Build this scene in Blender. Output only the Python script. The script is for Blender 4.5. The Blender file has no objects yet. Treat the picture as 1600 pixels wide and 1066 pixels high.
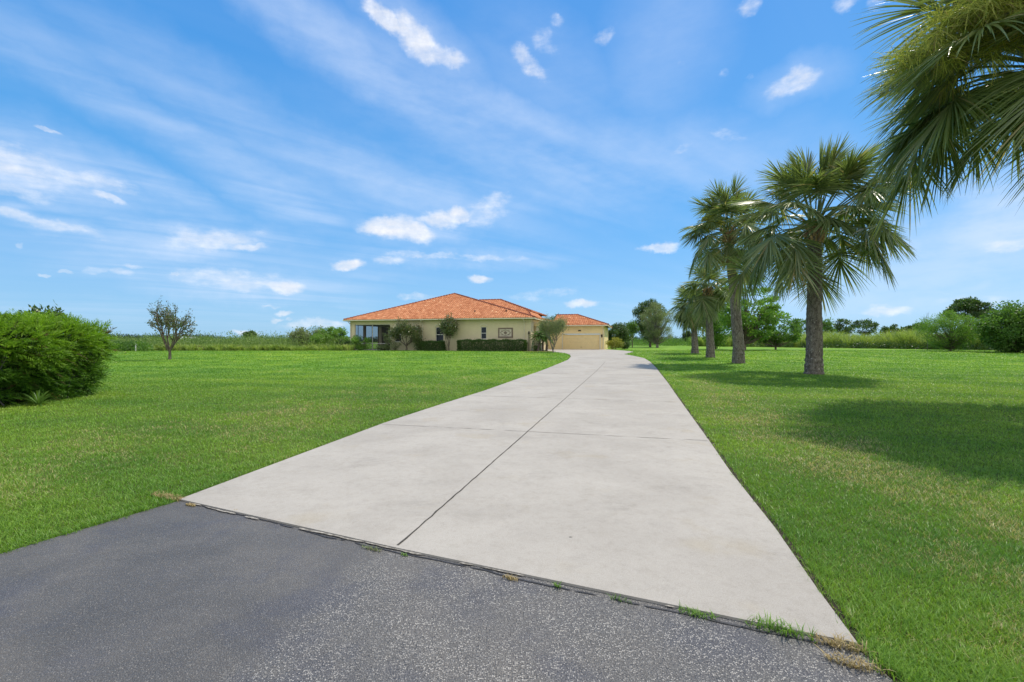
import bpy, math, random
import numpy as np
from mathutils import Vector, Matrix

# ------------------------------------------------------------------ camera, world, sun
scene = bpy.context.scene
COL = scene.collection
R = math.radians
F = 711.0                      # focal length in photo pixels (1600 wide)
CAMH = 1.6
cam_d = bpy.data.cameras.new("camera"); cam = bpy.data.objects.new("camera", cam_d); COL.objects.link(cam)
cam.location = (0, 0, CAMH); cam.rotation_euler = (R(90), 0, 0)
cam_d.sensor_width = 36; cam_d.lens = 36 * F / 1600; cam_d.clip_start = 0.05; cam_d.clip_end = 9000
scene.camera = cam
scene.view_settings.view_transform = 'Standard'; scene.view_settings.look = 'None'
scene.view_settings.exposure = 0.50; scene.view_settings.gamma = 1.0
SUN_AZ, SUN_EL = R(52), R(58)           # azimuth from +Y towards +X
sun_d = bpy.data.lights.new("sun", 'SUN'); sun = bpy.data.objects.new("sun", sun_d); COL.objects.link(sun)
sun_d.energy = 3.4; sun_d.angle = R(0.55); sun_d.color = (1.0, 0.92, 0.79)
sdir = Vector((math.sin(SUN_AZ)*math.cos(SUN_EL), math.cos(SUN_AZ)*math.cos(SUN_EL), math.sin(SUN_EL)))
sun.rotation_euler = sdir.to_track_quat('Z', 'Y').to_euler()
sun.location = sdir * 60

class NT:
    """small helper to write node trees"""
    def __init__(s, nt): s.nt = nt
    def n(s, t, **kw):
        nd = s.nt.nodes.new(t)
        for k, v in kw.items(): setattr(nd, k, v)
        return nd
    def l(s, a, b): s.nt.links.new(a, b)
    def put(s, sock, v):
        if isinstance(v, bpy.types.NodeSocket): s.l(v, sock)
        elif v is not None: sock.default_value = v
    def math(s, op, a, b=None, c=None, clamp=False):
        nd = s.n('ShaderNodeMath', operation=op, use_clamp=clamp)
        s.put(nd.inputs[0], a)
        if b is not None: s.put(nd.inputs[1], b)
        if c is not None: s.put(nd.inputs[2], c)
        return nd.outputs[0]
    def vm(s, op, a, b=None):
        nd = s.n('ShaderNodeVectorMath', operation=op)
        s.put(nd.inputs[0], a)
        if b is not None:
            if op == 'SCALE': s.put(nd.inputs['Scale'], b)
            else: s.put(nd.inputs[1], b)
        return nd.outputs['Value'] if op in ('LENGTH', 'DOT_PRODUCT') else nd.outputs[0]
    def noise(s, vec, scale, detail=4, rough=0.55, dist=0.0, out=0):
        nd = s.n('ShaderNodeTexNoise'); s.put(nd.inputs['Vector'], vec)
        nd.inputs['Scale'].default_value = scale; nd.inputs['Detail'].default_value = detail
        nd.inputs['Roughness'].default_value = rough; nd.inputs['Distortion'].default_value = dist
        return nd.outputs[out]
    def rng(s, v, a, b, c=0.0, d=1.0, t='SMOOTHSTEP'):
        nd = s.n('ShaderNodeMapRange', interpolation_type=t, clamp=True) if t == 'LINEAR' else s.n('ShaderNodeMapRange', interpolation_type=t)
        s.put(nd.inputs[0], v)
        for i, x in enumerate((a, b, c, d)): s.put(nd.inputs[i+1], x)
        return nd.outputs[0]
    def mix(s, f, a, b, mode='MIX'):
        nd = s.n('ShaderNodeMix', data_type='RGBA', blend_type=mode)
        s.put(nd.inputs[0], f)
        s.put(nd.inputs[6], a if isinstance(a, bpy.types.NodeSocket) else (*a, 1) if len(a) == 3 else a)
        s.put(nd.inputs[7], b if isinstance(b, bpy.types.NodeSocket) else (*b, 1) if len(b) == 3 else b)
        return nd.outputs[2]
    def mapping(s, vec, loc=(0,0,0), rot=(0,0,0), sc=(1,1,1), kind='POINT'):
        nd = s.n('ShaderNodeMapping', vector_type=kind); s.put(nd.inputs[0], vec)
        nd.inputs[1].default_value = loc; nd.inputs[2].default_value = rot; nd.inputs[3].default_value = sc
        return nd.outputs[0]

# ------------------------------------------------------------------ sky
def azel(px, py):
    u = (px-800)/F; v = (533-py)/F
    return math.atan(u), math.atan(v/math.sqrt(1+u*u))

world = bpy.data.worlds.new("World"); scene.world = world; world.use_nodes = True
world.node_tree.nodes.clear()
w = NT(world.node_tree)
sky = w.n('ShaderNodeTexSky', sky_type='NISHITA', sun_disc=False, sun_elevation=SUN_EL, sun_rotation=SUN_AZ,
          air_density=1.0, dust_density=0.35, ozone_density=2.2, altitude=0)
tc = w.n('ShaderNodeTexCoord').outputs['Generated']
sep = w.n('ShaderNodeSeparateXYZ'); w.l(tc, sep.inputs[0])
X_, Y_, Z_ = sep.outputs
az = w.math('ARCTAN2', X_, Y_); el = w.math('ARCSINE', Z_)
cmb = w.n('ShaderNodeCombineXYZ'); w.l(az, cmb.inputs[0]); w.l(el, cmb.inputs[1]); P2 = cmb.outputs[0]
warp = w.vm('SCALE', w.vm('SUBTRACT', w.noise(P2, 9, 5, 0.6, out=1), (0.5, 0.5, 0.5)), 0.045)
warp2 = w.vm('SCALE', w.vm('SUBTRACT', w.noise(P2, 45, 3, 0.6, out=1), (0.5, 0.5, 0.5)), 0.013)
PW = w.vm('ADD', w.vm('ADD', P2, warp), warp2)
PS = w.vm('ADD', P2, w.vm('SCALE', warp, 1.6))
def blob(px, py, rx, ry, rot, gain, src, soft):
    a0, e0 = azel(px, py)
    ca = math.cos(a0)
    k = ca*ca/F; ke = ca/F                 # local pixel -> radian factors
    m = w.mapping(src, (a0, e0, 0), (0, 0, R(-rot)), (rx*k, ry*ke, 1), 'TEXTURE')
    fr = w.rng(w.vm('LENGTH', m), 1.0 + soft, 1.0 - soft*1.0, 0, gain)
    return fr
puffs = [(600,30,42,12,28,1),(650,62,46,19,24,1),(690,84,40,12,12,.9),(606,352,42,18,-4,1.1),(645,362,38,15,8,1.05),(690,342,40,13,-6,.95),
         (720,335,20,12,0,1.05),(762,328,44,24,-28,.62),(545,412,28,8,0,1.0),(612,410,30,8,0,.7),(705,402,120,6,0,.62),(750,438,20,7,0,.95),
         (335,372,82,17,-9,.72),(388,386,28,7,-5,.8),(365,436,110,17,3,.62),(446,448,32,10,0,1.0),(40,262,95,30,14,.72),(130,283,90,15,3,.65),
         (30,300,60,14,8,.7),(165,312,36,7,14,.75),(70,352,110,10,12,.72),(823,93,36,13,32,.72),(852,68,26,12,25,.45),(944,54,18,10,-15,.6),
         (872,42,12,8,0,.45),(1238,133,42,17,-6,.8),(1212,148,18,10,0,.5),(1172,12,20,12,25,.65),(1322,4,20,10,0,.6),(1368,4,16,9,0,.5),(1031,388,33,8,0,.9),(909,477,27,7,0,.9),
         (805,404,26,4,0,.5),(845,462,60,9,-4,.45),(498,507,60,8,-3,.75),(386,517,22,5,0,.9),(446,489,14,5,0,.95),(432,499,12,4,0,.8),(452,500,8,3,0,.7),
         (428,477,16,3,0,.6),(70,205,24,4,8,.75),(100,427,15,4,0,.85),(68,428,9,4,0,.7),(148,428,26,6,-8,.5),(190,430,22,7,0,.55),(30,388,9,5,0,.6),
         (210,419,16,4,0,.6),(270,424,10,3,0,.7),(652,463,36,6,0,.6),(1132,112,10,8,0,.35),(1170,118,10,6,0,.3),(1135,212,42,8,18,.35),(1062,233,24,6,-10,.35),
         (1380,488,42,9,0,.8),(1376,480,26,6,0,.5),(1570,381,40,12,0,.6),(1162,165,14,5,0,.3),(1100,300,120,10,0,.0),(1068,103,9,6,0,.3),(1500,465,40,9,0,.45),(1545,470,30,10,0,.45)]
wisps = [(60,262,170,52,10,.95),(70,352,150,20,12,.7),(320,376,170,26,-8,.75),(370,440,180,26,2,.75),(690,345,150,34,-12,.6),(690,404,170,16,-1,.55),(660,62,110,34,24,.45),(250,318,140,22,16,.45),(520,430,120,14,0,.3),(1240,133,70,28,-5,.4),(560,100,260,34,22,.62),(760,180,260,34,18,.55),(130,130,240,22,10,.5),(360,165,260,40,16,.45),(120,215,230,28,10,.0),(330,230,330,26,15,.5),
         (620,290,210,40,14,.62),(430,300,130,34,22,.62),(900,255,300,60,8,.55),(250,290,160,22,20,.6),(60,60,160,40,20,.35),(1040,60,120,80,-60,.3),
         (1530,345,170,60,-10,1.0),(1440,410,230,36,-4,.6),(1420,455,260,34,0,.55),(700,395,200,16,0,.3),(1060,480,260,30,0,.2),(330,400,350,34,0,.3),(200,490,420,24,0,.2),(860,120,140,60,30,.28)]
def total(lst, src, soft):
    acc = None; cnt = 0
    for p in lst:
        if p[5] <= 0: continue
        b = blob(*p, src, soft)
        acc = b if acc is None else w.math('MAXIMUM', acc, b)
        cnt += 1
        if cnt % 4 == 0:        # chain the coordinates so that the shader is evaluated group after group
            src = w.vm('ADD', src, w.vm('SCALE', (1e-6, 1e-6, 0.0), acc))
    return acc
puff = total(puffs, PW, 0.55)
wisp = total(wisps, w.vm('ADD', PS, w.vm('SCALE', (1e-6, 1e-6, 0.0), puff)), 0.95)
zc = w.math('ADD', w.math('MAXIMUM', Z_, 0.0), 0.06)
cq = w.n('ShaderNodeCombineXYZ'); w.l(w.math('DIVIDE', X_, zc), cq.inputs[0]); w.l(w.math('DIVIDE', Y_, zc), cq.inputs[1])
Q = w.mapping(cq.outputs[0], (0, 0, 0), (0, 0, R(51.7-90)), (1, 1, 1))      # cirrus streets run towards az 51.7
Q = w.mapping(cq.outputs[0], (0, 0, 0), (0, 0, R(51.7)), (1, 1, 1))
Qs = w.mapping(Q, (0, 0, 0), (0, 0, 0), (1.5, 0.30, 1))
st = w.noise(Qs, 1.3, 5, 0.50, 0.8)
streak = w.rng(st, 0.25, 0.80)
fine = w.noise(w.mapping(P2, (0,0,0), (0,0,R(-12)), (18, 46, 1)), 1.0, 5, 0.6)
fine2 = w.noise(P2, 34, 4, 0.62)
pd = w.math('ADD', puff, w.math('MULTIPLY', w.math('SUBTRACT', fine, 0.5), 1.3))
pd = w.math('ADD', pd, w.math('MULTIPLY', w.math('SUBTRACT', fine2, 0.5), 0.55))
pd = w.math('MULTIPLY', w.rng(pd, 0.20, 1.60), w.rng(puff, 0.0, 0.35))
wd = w.math('MULTIPLY', wisp, w.math('ADD', w.math('ADD', w.math('MULTIPLY', streak, 0.80), w.math('MULTIPLY', w.rng(fine, 0.2, 0.8), 0.20)), 0.06))
bg_st = w.math('MULTIPLY', streak, 0.06)
veils = [(1570,350,150,55,-16,.62),(1470,415,230,42,-6,.42),(1400,468,280,34,0,.38),(50,258,150,34,10,.40),(330,374,110,20,-9,.35),(370,440,120,20,3,.38),(70,352,110,14,12,.35)]
veil = total(veils, w.vm('ADD', PS, w.vm('SCALE', (1e-6, 1e-6, 0.0), wd)), 0.9)
wd = w.math('MAXIMUM', wd, w.math('MULTIPLY', veil, w.rng(fine, 0.15, 0.7, 0.65, 1.1)))
wd2 = w.math('MULTIPLY', w.math('MAXIMUM', wd, bg_st), 0.95, clamp=True)
# deep clear blue overhead paling to the horizon, laid half over the physical sky
grad = w.mix(w.rng(Z_, 0.0, 0.30), (2.5, 4.9, 7.7), (0.90, 3.7, 7.7))
grad = w.mix(w.rng(Z_, 0.22, 0.62), grad, (0.40, 2.75, 7.2))
skycol = w.mix(0.75, w.mix(1.0, sky.outputs[0], (0.80, 1.05, 1.25), 'MULTIPLY'), grad)
# broken bright cloud added out of view behind the camera, fill for camera-facing surfaces
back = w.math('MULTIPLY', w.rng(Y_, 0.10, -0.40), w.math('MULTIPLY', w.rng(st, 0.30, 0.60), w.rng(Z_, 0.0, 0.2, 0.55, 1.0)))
skyc = w.mix(wd2, skycol, (6.6, 7.5, 9.1))
skyc = w.mix(pd, skyc, (8.9, 9.0, 9.4))
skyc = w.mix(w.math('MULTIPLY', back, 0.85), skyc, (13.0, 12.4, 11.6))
shade = w.rng(w.math('SUBTRACT', fine2, w.math('MULTIPLY', puff, 0.12)), 0.30, 0.62, 0.86, 1.0)
skyc = w.mix(w.math('MULTIPLY', pd, 1.0), skyc, w.mix(1.0, skyc, w.mix(shade, (0,0,0), (1,1,1)), 'MULTIPLY'))
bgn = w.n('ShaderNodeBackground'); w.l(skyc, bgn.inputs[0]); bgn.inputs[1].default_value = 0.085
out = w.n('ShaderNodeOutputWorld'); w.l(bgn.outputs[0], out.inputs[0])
world.cycles.sampling_method = 'MANUAL'; world.cycles.sample_map_resolution = 512

# ------------------------------------------------------------------ terrain and pixel -> ground
def ss(a, b, x):
    t = np.clip((np.asarray(x, float)-a)/(b-a), 0, 1); return t*t*(3-2*t)
def gz(y): return 0.45*ss(22, 50, y)
def G(px, py):
    D = 20.0
    for _ in range(80): D = 0.5*D + 0.5*F*(CAMH-float(gz(D)))/(py-533)
    return ((px-800)/F*D, D)
def AT(px, D): return ((px-800)/F*D, D, float(gz(D)))
def ZP(py, D): return CAMH + (533-py)/F*D

# ------------------------------------------------------------------ geometry collector
rs = np.random.RandomState
def unit(a): return a/np.maximum(np.linalg.norm(a, axis=-1, keepdims=True), 1e-9)
class Geo:
    def __init__(s): s.V = []; s.T = []; s.F = []; s.n = 0
    def add(s, V, Fc, t=0.5):
        V = np.asarray(V, float).reshape(-1, 3)
        s.V.append(V); s.T.append(np.broadcast_to(np.asarray(t, float), (len(V),)).copy())
        Fc = np.asarray(Fc, np.int64)
        s.F.append(Fc + s.n); s.n += len(V)
    def box(s, x0, y0, z0, x1, y1, z1, t=0.5):
        V = [(x, y, z) for z in (z0, z1) for y in (y0, y1) for x in (x0, x1)]
        s.add(V, [(0,2,3,1),(4,5,7,6),(0,1,5,4),(1,3,7,5),(3,2,6,7),(2,0,4,6)], t)
    def tube(s, P, r, n=8, t=0.5, cap=True, jit=0, seed=0):
        P = np.asarray(P, float); m = len(P); r = np.broadcast_to(np.asarray(r, float), (m,))
        T = unit(np.gradient(P, axis=0))
        ref = np.where(np.abs(T[:, 2:3]) > 0.9, np.array([[1., 0, 0]]), np.array([[0, 0, 1.]]))
        if np.abs(T[:, 2]).mean() > 0.6: ref = np.tile([[1., 0, 0]], (m, 1))
        A = unit(np.cross(T, ref)); B = np.cross(T, A)
        th = np.linspace(0, 2*np.pi, n, endpoint=False)
        rr = r[:, None]*np.ones((m, n))
        if jit: rr = rr*(1+jit*rs(seed).randn(m, n))
        V = P[:, None, :] + rr[..., None]*(np.cos(th)[None, :, None]*A[:, None, :] + np.sin(th)[None, :, None]*B[:, None, :])
        i = np.arange(m-1)[:, None]*n; j = np.arange(n)[None, :]; k = (j+1) % n
        Fc = np.stack([i+j, i+k, i+n+k, i+n+j], -1).reshape(-1, 4)
        s.add(V.reshape(-1, 3), Fc, t)
        if cap:
            c = np.arange(n)
            for base, pt in ((0, P[0]), ((m-1)*n, P[-1])):
                vv = V.reshape(-1, 3)[base:base+n]
                s.add(np.vstack([vv, pt]), np.stack([c, (c+1) % n, np.full(n, n)], -1), t)
    def leaves(s, P, A, L, W, t, g, fold=0.15):
        N = len(P); A = unit(A); S = unit(np.cross(A, g.randn(N, 3))); U = np.cross(S, A)
        L = np.broadcast_to(L, (N,))[:, None]; W = np.broadcast_to(W, (N,))[:, None]
        mid = P + A*L*0.45 - U*L*fold*0.3
        tip = P + A*L - U*L*fold
        V = np.stack([P, mid+S*W/2, tip, mid-S*W/2], 1).reshape(-1, 3)
        Fc = np.arange(4*N).reshape(-1, 4)
        s.add(V, Fc, np.repeat(np.broadcast_to(t, (N,)), 4))
    def ribbons(s, C, Wd, S, t):
        """C (N,k,3) centre lines, Wd (N,k) widths, S (N,k,3) or (N,1,3) side vectors"""
        N, k, _ = C.shape
        h = Wd[..., None]/2*S
        V = np.stack([C-h, C+h], 2).reshape(-1, 3)
        b = (np.arange(N)*2*k)[:, None]; i = (np.arange(k-1)*2)[None, :]
        a = b+i
        Fc = np.stack([a, a+1, a+3, a+2], -1).reshape(-1, 4)
        s.add(V, Fc, np.repeat(np.broadcast_to(t, (N,)), 2*k))
    def sheet(s, P2d, z, t=0.5):
        pass
    def build(s, name, mat, parent=None, smooth=False, loc=None, kind=None):
        me = bpy.data.meshes.new(name)
        V = np.vstack(s.V).astype(np.float32); T = np.concatenate(s.T).astype(np.float32)
        me.vertices.add(len(V)); me.vertices.foreach_set('co', V.ravel())
        idx = np.concatenate([f.ravel() for f in s.F]).astype(np.int32)
        cnt = np.concatenate([np.full(len(f), f.shape[1]) for f in s.F]).astype(np.int32)
        st = np.concatenate([[0], np.cumsum(cnt)[:-1]]).astype(np.int32)
        me.loops.add(len(idx)); me.loops.foreach_set('vertex_index', idx)
        me.polygons.add(len(cnt)); me.polygons.foreach_set('loop_start', st); me.polygons.foreach_set('loop_total', cnt)
        me.polygons.foreach_set('use_smooth', np.full(len(cnt), bool(smooth)))
        at = me.attributes.new('tint', 'FLOAT', 'POINT'); at.data.foreach_set('value', T)
        me.update(calc_edges=True); me.validate()
        if mat: me.materials.append(mat)
        o = bpy.data.objects.new(name, me); COL.objects.link(o)
        if parent: o.parent = parent
        if loc is not None: o.location = loc
        if kind: o['kind'] = kind
        return o
def tag(o, label=None, cat=None, group=None, kind=None):
    for k, v in (('label', label), ('category', cat), ('group', group), ('kind', kind)):
        if v: o[k] = v
    return o
def thing(name, label, cat, loc, rz=0, group=None):
    o = bpy.data.objects.new(name, None); COL.objects.link(o); o.empty_display_size = 0.3
    o.location = loc; o.rotation_euler = (0, 0, rz)
    return tag(o, label, cat, group)

# ------------------------------------------------------------------ materials
def newmat(name):
    m = bpy.data.materials.new(name); m.use_nodes = True; m.node_tree.nodes.clear()
    k = NT(m.node_tree); o = k.n('ShaderNodeOutputMaterial')
    return m, k, o
def principled(k, col, rough=0.6, spec=0.5, normal=None, metallic=0.0):
    p = k.n('ShaderNodeBsdfPrincipled')
    k.put(p.inputs['Base Color'], col if isinstance(col, bpy.types.NodeSocket) else (*col, 1))
    k.put(p.inputs['Roughness'], rough); p.inputs['Specular IOR Level'].default_value = spec
    p.inputs['Metallic'].default_value = metallic
    if normal: k.l(normal, p.inputs['Normal'])
    return p
def bump(k, h, strength=0.5, dist=0.02):
    b = k.n('ShaderNodeBump'); b.inputs['Strength'].default_value = strength; b.inputs['Distance'].default_value = dist
    k.l(h, b.inputs['Height']); return b.outputs[0]
def pos(k): return k.n('ShaderNodeNewGeometry').outputs['Position']
def tint(k): return k.n('ShaderNodeAttribute', attribute_name='tint').outputs['Fac']

def leaf_mat(name, c0, c1, trans=0.35, rough=0.45, spec=0.4, c2=None):
    m, k, o = newmat(name)
    t = tint(k)
    col = k.mix(t, c0, c1)
    if c2: col = k.mix(k.rng(t, 0.88, 0.93, 0, 1), col, c2)
    p = principled(k, col, rough, spec)
    tr = k.n('ShaderNodeBsdfTranslucent'); k.l(k.mix(1.0, col, (1.25, 1.35, 0.7), 'MULTIPLY'), tr.inputs[0])
    mx = k.n('ShaderNodeMixShader'); mx.inputs[0].default_value = trans
    k.l(p.outputs[0], mx.inputs[1]); k.l(tr.outputs[0], mx.inputs[2]); k.l(mx.outputs[0], o.inputs[0])
    return m
def plain_mat(name, col, rough=0.7, noise_amt=0.25, scale=6, bs=0.2, spec=0.3, metallic=0.0, use_tint=None, bd=0.01):
    m, k, o = newmat(name); p3 = pos(k)
    n = k.noise(p3, scale, 6, 0.6)
    c = k.mix(k.rng(n, 0.3, 0.7, 0, 1), tuple(v*(1-noise_amt) for v in col), tuple(min(1, v*(1+noise_amt)) for v in col))
    if use_tint: c = k.mix(tint(k), c, use_tint)
    p = principled(k, c, rough, spec, bump(k, k.noise(p3, scale*6, 4), bs, bd), metallic)
    k.l(p.outputs[0], o.inputs[0]); return m

# lawn colour shared by the soil sheet and the blades, in place coordinates
def lawn_colour(k):
    p3 = pos(k)
    n1 = k.noise(p3, 0.35, 5, 0.6); n2 = k.noise(p3, 1.7, 5, 0.65); n3 = k.noise(p3, 0.06, 3, 0.5)
    g = k.mix(k.rng(n1, 0.3, 0.7), (0.092, 0.224, 0.024), (0.168, 0.316, 0.038))
    g = k.mix(k.rng(n3, 0.35, 0.65), g, k.mix(1.0, g, (1.22, 1.12, 0.95), 'MULTIPLY'))
    # mower stripes, faint
    wv = k.math('SINE', k.math('MULTIPLY', k.vm('DOT_PRODUCT', p3, (0.52, 2.05, 0.0)), 1.25))
    wv2 = k.math('ADD', wv, k.math('MULTIPLY', k.noise(p3, 0.5, 3), 1.5))
    g = k.mix(k.rng(wv2, -0.2, 1.5, 0, 0.42), g, k.mix(1.0, g, (1.5, 1.25, 1.2), 'MULTIPLY'))
    # dry straw-coloured wear: along the right drive edge, and in patches to the left
    across = k.vm('DOT_PRODUCT', p3, (0.968, -0.249, 0.0))
    b1 = k.math('MULTIPLY', k.rng(across, 1.3, 2.4), k.rng(across, 4.6, 3.0))
    b2 = k.math('MULTIPLY', k.rng(across, -10.5, -8.5), k.rng(across, -4.6, -6.6))
    b2 = k.math('MULTIPLY', b2, 0.7)
    sp = k.n('ShaderNodeSeparateXYZ'); k.l(p3, sp.inputs[0])
    b = k.math('MULTIPLY', k.math('MULTIPLY', k.math('MAXIMUM', b1, b2), k.rng(sp.outputs[1], 26, 9, 0.25, 1)), k.rng(k.noise(p3, 0.8, 4, 0.6), 0.32, 0.62, 0.2, 1))
    dry = k.math('ADD', k.math('MULTIPLY', k.math('ADD', b, 0.22), 0.30), k.math('ADD', k.math('MULTIPLY', n1, 0.55), k.math('MULTIPLY', n2, 0.75)))
    dryf = k.rng(dry, 0.70, 1.10, 0, 0.60)
    return g, dryf
def soil_mat():
    m, k, o = newmat('lawn'); g, dryf = lawn_colour(k); p3 = pos(k)
    fine = k.noise(p3, 26, 4, 0.7); mid = k.noise(p3, 5, 5, 0.7)
    c = k.mix(dryf, g, (0.33, 0.29, 0.12))
    c = k.mix(k.rng(fine, 0.35, 0.65, 0, 0.6), c, k.mix(1.0, c, (0.45, 0.5, 0.4), 'MULTIPLY'))
    c = k.mix(k.rng(mid, 0.35, 0.65, 0, 0.35), c, k.mix(1.0, c, (1.35, 1.25, 1.1), 'MULTIPLY'))
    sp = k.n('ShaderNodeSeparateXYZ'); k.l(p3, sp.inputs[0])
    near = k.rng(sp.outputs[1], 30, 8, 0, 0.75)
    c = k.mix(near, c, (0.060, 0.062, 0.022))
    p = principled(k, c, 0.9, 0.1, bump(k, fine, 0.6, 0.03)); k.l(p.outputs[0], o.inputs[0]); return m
def blade_mat():
    m, k, o = newmat('grass_blade'); g, dryf = lawn_colour(k); t = tint(k)
    c = k.mix(k.rng(t, 0.0, 1.0), k.mix(1.0, g, (0.75, 0.8, 0.8), 'MULTIPLY'), k.mix(1.0, g, (1.5, 1.3, 1.5), 'MULTIPLY'))
    thr = k.math('SUBTRACT', 1.04, k.math('MULTIPLY', dryf, 0.85))
    isdry = k.rng(t, thr, k.math('ADD', thr, 0.05), 0, 0.9)
    c = k.mix(isdry, c, (0.50, 0.43, 0.21))
    p = principled(k, c, 0.45, 0.35)
    tr = k.n('ShaderNodeBsdfTranslucent'); k.l(k.mix(1.0, c, (1.3, 1.35, 0.7), 'MULTIPLY'), tr.inputs[0])
    mx = k.n('ShaderNodeMixShader'); mx.inputs[0].default_value = 0.35
    k.l(p.outputs[0], mx.inputs[1]); k.l(tr.outputs[0], mx.inputs[2]); k.l(mx.outputs[0], o.inputs[0]); return m
def concrete_mat():
    m, k, o = newmat('concrete'); p3 = pos(k)
    a = k.noise(p3, 0.55, 6, 0.62, 0.4); b = k.noise(p3, 3.0, 7, 0.7); f = k.noise(p3, 150, 3, 0.7)
    ps = k.mapping(p3, (0,0,0), (0,0,R(14)), (0.9, 1.2, 1)); s_ = k.noise(ps, 1.3, 10, 0.78, 0.3)
    c = k.mix(k.rng(a, 0.3, 0.7), (0.360, 0.332, 0.290), (0.425, 0.394, 0.346))
    c = k.mix(k.rng(s_, 0.50, 0.74, 0, 0.50), c, (0.245, 0.226, 0.198))
    c = k.mix(k.rng(b, 0.48, 0.76, 0, 0.28), c, (0.255, 0.228, 0.185))
    c = k.mix(k.rng(k.noise(p3, 0.9, 4, 0.6), 0.56, 0.72, 0, 0.45), c, (0.35, 0.30, 0.215))
    c = k.mix(k.rng(k.noise(p3, 14, 6, 0.75), 0.45, 0.72, 0, 0.38), c, k.mix(1.0, c, (0.74, 0.72, 0.69), 'MULTIPLY'))
    c = k.mix(k.rng(f, 0.35, 0.7, 0, 0.6), c, k.mix(1.0, c, (0.66, 0.65, 0.63), 'MULTIPLY'))
    v = k.n('ShaderNodeTexVoronoi'); k.l(p3, v.inputs['Vector']); v.inputs['Scale'].default_value = 1.6
    c = k.mix(k.rng(v.outputs['Distance'], 0.030, 0.018, 0, 0.8, 'LINEAR'), c, (0.10, 0.09, 0.08))
    p = principled(k, c, 0.85, 0.25, bump(k, k.math('ADD', f, k.math('MULTIPLY', b, 2.0)), 0.25, 0.006))
    k.l(p.outputs[0], o.inputs[0]); return m
def asphalt_mat():
    m, k, o = newmat('asphalt'); p3 = pos(k)
    across = k.vm('DOT_PRODUCT', p3, (0.98, -0.20, 0.0))
    co = k.math('ADD', across, k.math('MULTIPLY', k.math('SUBTRACT', k.noise(p3, 1.8, 5), 0.5), 0.45))
    coarse = k.rng(co, -1.85, -1.55)                       # newer coarse mix on the right half
    v1 = k.n('ShaderNodeTexVoronoi'); k.l(p3, v1.inputs['Vector']); v1.inputs['Scale'].default_value = 120
    v2 = k.n('ShaderNodeTexVoronoi'); k.l(p3, v2.inputs['Vector']); v2.inputs['Scale'].default_value = 160
    a = k.noise(p3, 0.8, 5, 0.6, 0.3); b = k.noise(p3, 11, 5, 0.7)
    base = k.mix(k.rng(a, 0.35, 0.68), (0.072, 0.070, 0.069), (0.118, 0.110, 0.101))
    base = k.mix(k.math('MULTIPLY', k.rng(b, 0.4, 0.75, 0, 0.5), k.math('ADD', coarse, 0.35)), base, (0.050, 0.047, 0.044))
    base = k.mix(k.math('MULTIPLY', coarse, 0.35), base, (0.155, 0.148, 0.138))
    base = k.mix(k.rng(k.noise(p3, 0.55, 6, 0.65, 0.8), 0.45, 0.7, 0, 0.5), base, (0.150, 0.135, 0.115))
    # bluish sealed stains
    base = k.mix(k.rng(k.noise(p3, 1.3, 4, 0.55), 0.48, 0.66, 0, 0.55), base, (0.056, 0.059, 0.078))
    s1 = k.n('ShaderNodeSeparateColor'); k.l(v1.outputs['Color'], s1.inputs[0])
    s2 = k.n('ShaderNodeSeparateColor'); k.l(v2.outputs['Color'], s2.inputs[0])
    st1 = k.math('MULTIPLY', k.rng(s1.outputs[0], 0.55, 0.95), k.rng(v1.outputs['Distance'], 0.62, 0.30))
    st2 = k.math('MULTIPLY', k.rng(s2.outputs[0], 0.80, 1.0), k.rng(v2.outputs['Distance'], 0.6, 0.3))
    patch = k.rng(k.noise(p3, 2.2, 4, 0.6), 0.3, 0.62, 0.35, 1)
    c = k.mix(k.math('MULTIPLY', st1, k.math('MULTIPLY', k.math('ADD', k.math('MULTIPLY', coarse, 0.80), 0.14), patch)), base, (0.46, 0.43, 0.38))
    c = k.mix(k.math('MULTIPLY', st2, 0.45), c, (0.42, 0.39, 0.34))
    gap = k.math('MULTIPLY', k.rng(v1.outputs['Distance'], 0.55, 0.85, 0, 0.7), k.math('ADD', k.math('MULTIPLY', coarse, 0.7), 0.3))
    c = k.mix(gap, c, (0.028, 0.028, 0.032))
    h = k.math('ADD', k.math('MULTIPLY', v1.outputs['Distance'], -1.0), k.math('MULTIPLY', b, 0.5))
    p = principled(k, c, k.rng(s1.outputs[1], 0, 1, 0.45, 0.85), 0.4, bump(k, h, 0.7, 0.008))
    k.l(p.outputs[0], o.inputs[0]); return m
def bark_mat(name, dark, light, speck=None, scale=9, stretch=0.35):
    m, k, o = newmat(name)
    p3 = k.n('ShaderNodeTexCoord').outputs['Object']
    q = k.mapping(p3, (0,0,0), (0,0,0), (1, 1, stretch))
    n = k.noise(q, scale, 8, 0.72, 0.4); n2 = k.noise(p3, 2.0, 4)
    c = k.mix(k.rng(n, 0.35, 0.65), dark, light)
    if speck:
        v = k.noise(p3, 17, 4, 0.6); c = k.mix(k.rng(v, 0.60, 0.68, 0, 0.85), c, speck)
    p = principled(k, c, 0.9, 0.15, bump(k, n, 0.8, 0.03)); k.l(p.outputs[0], o.inputs[0]); return m

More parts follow.
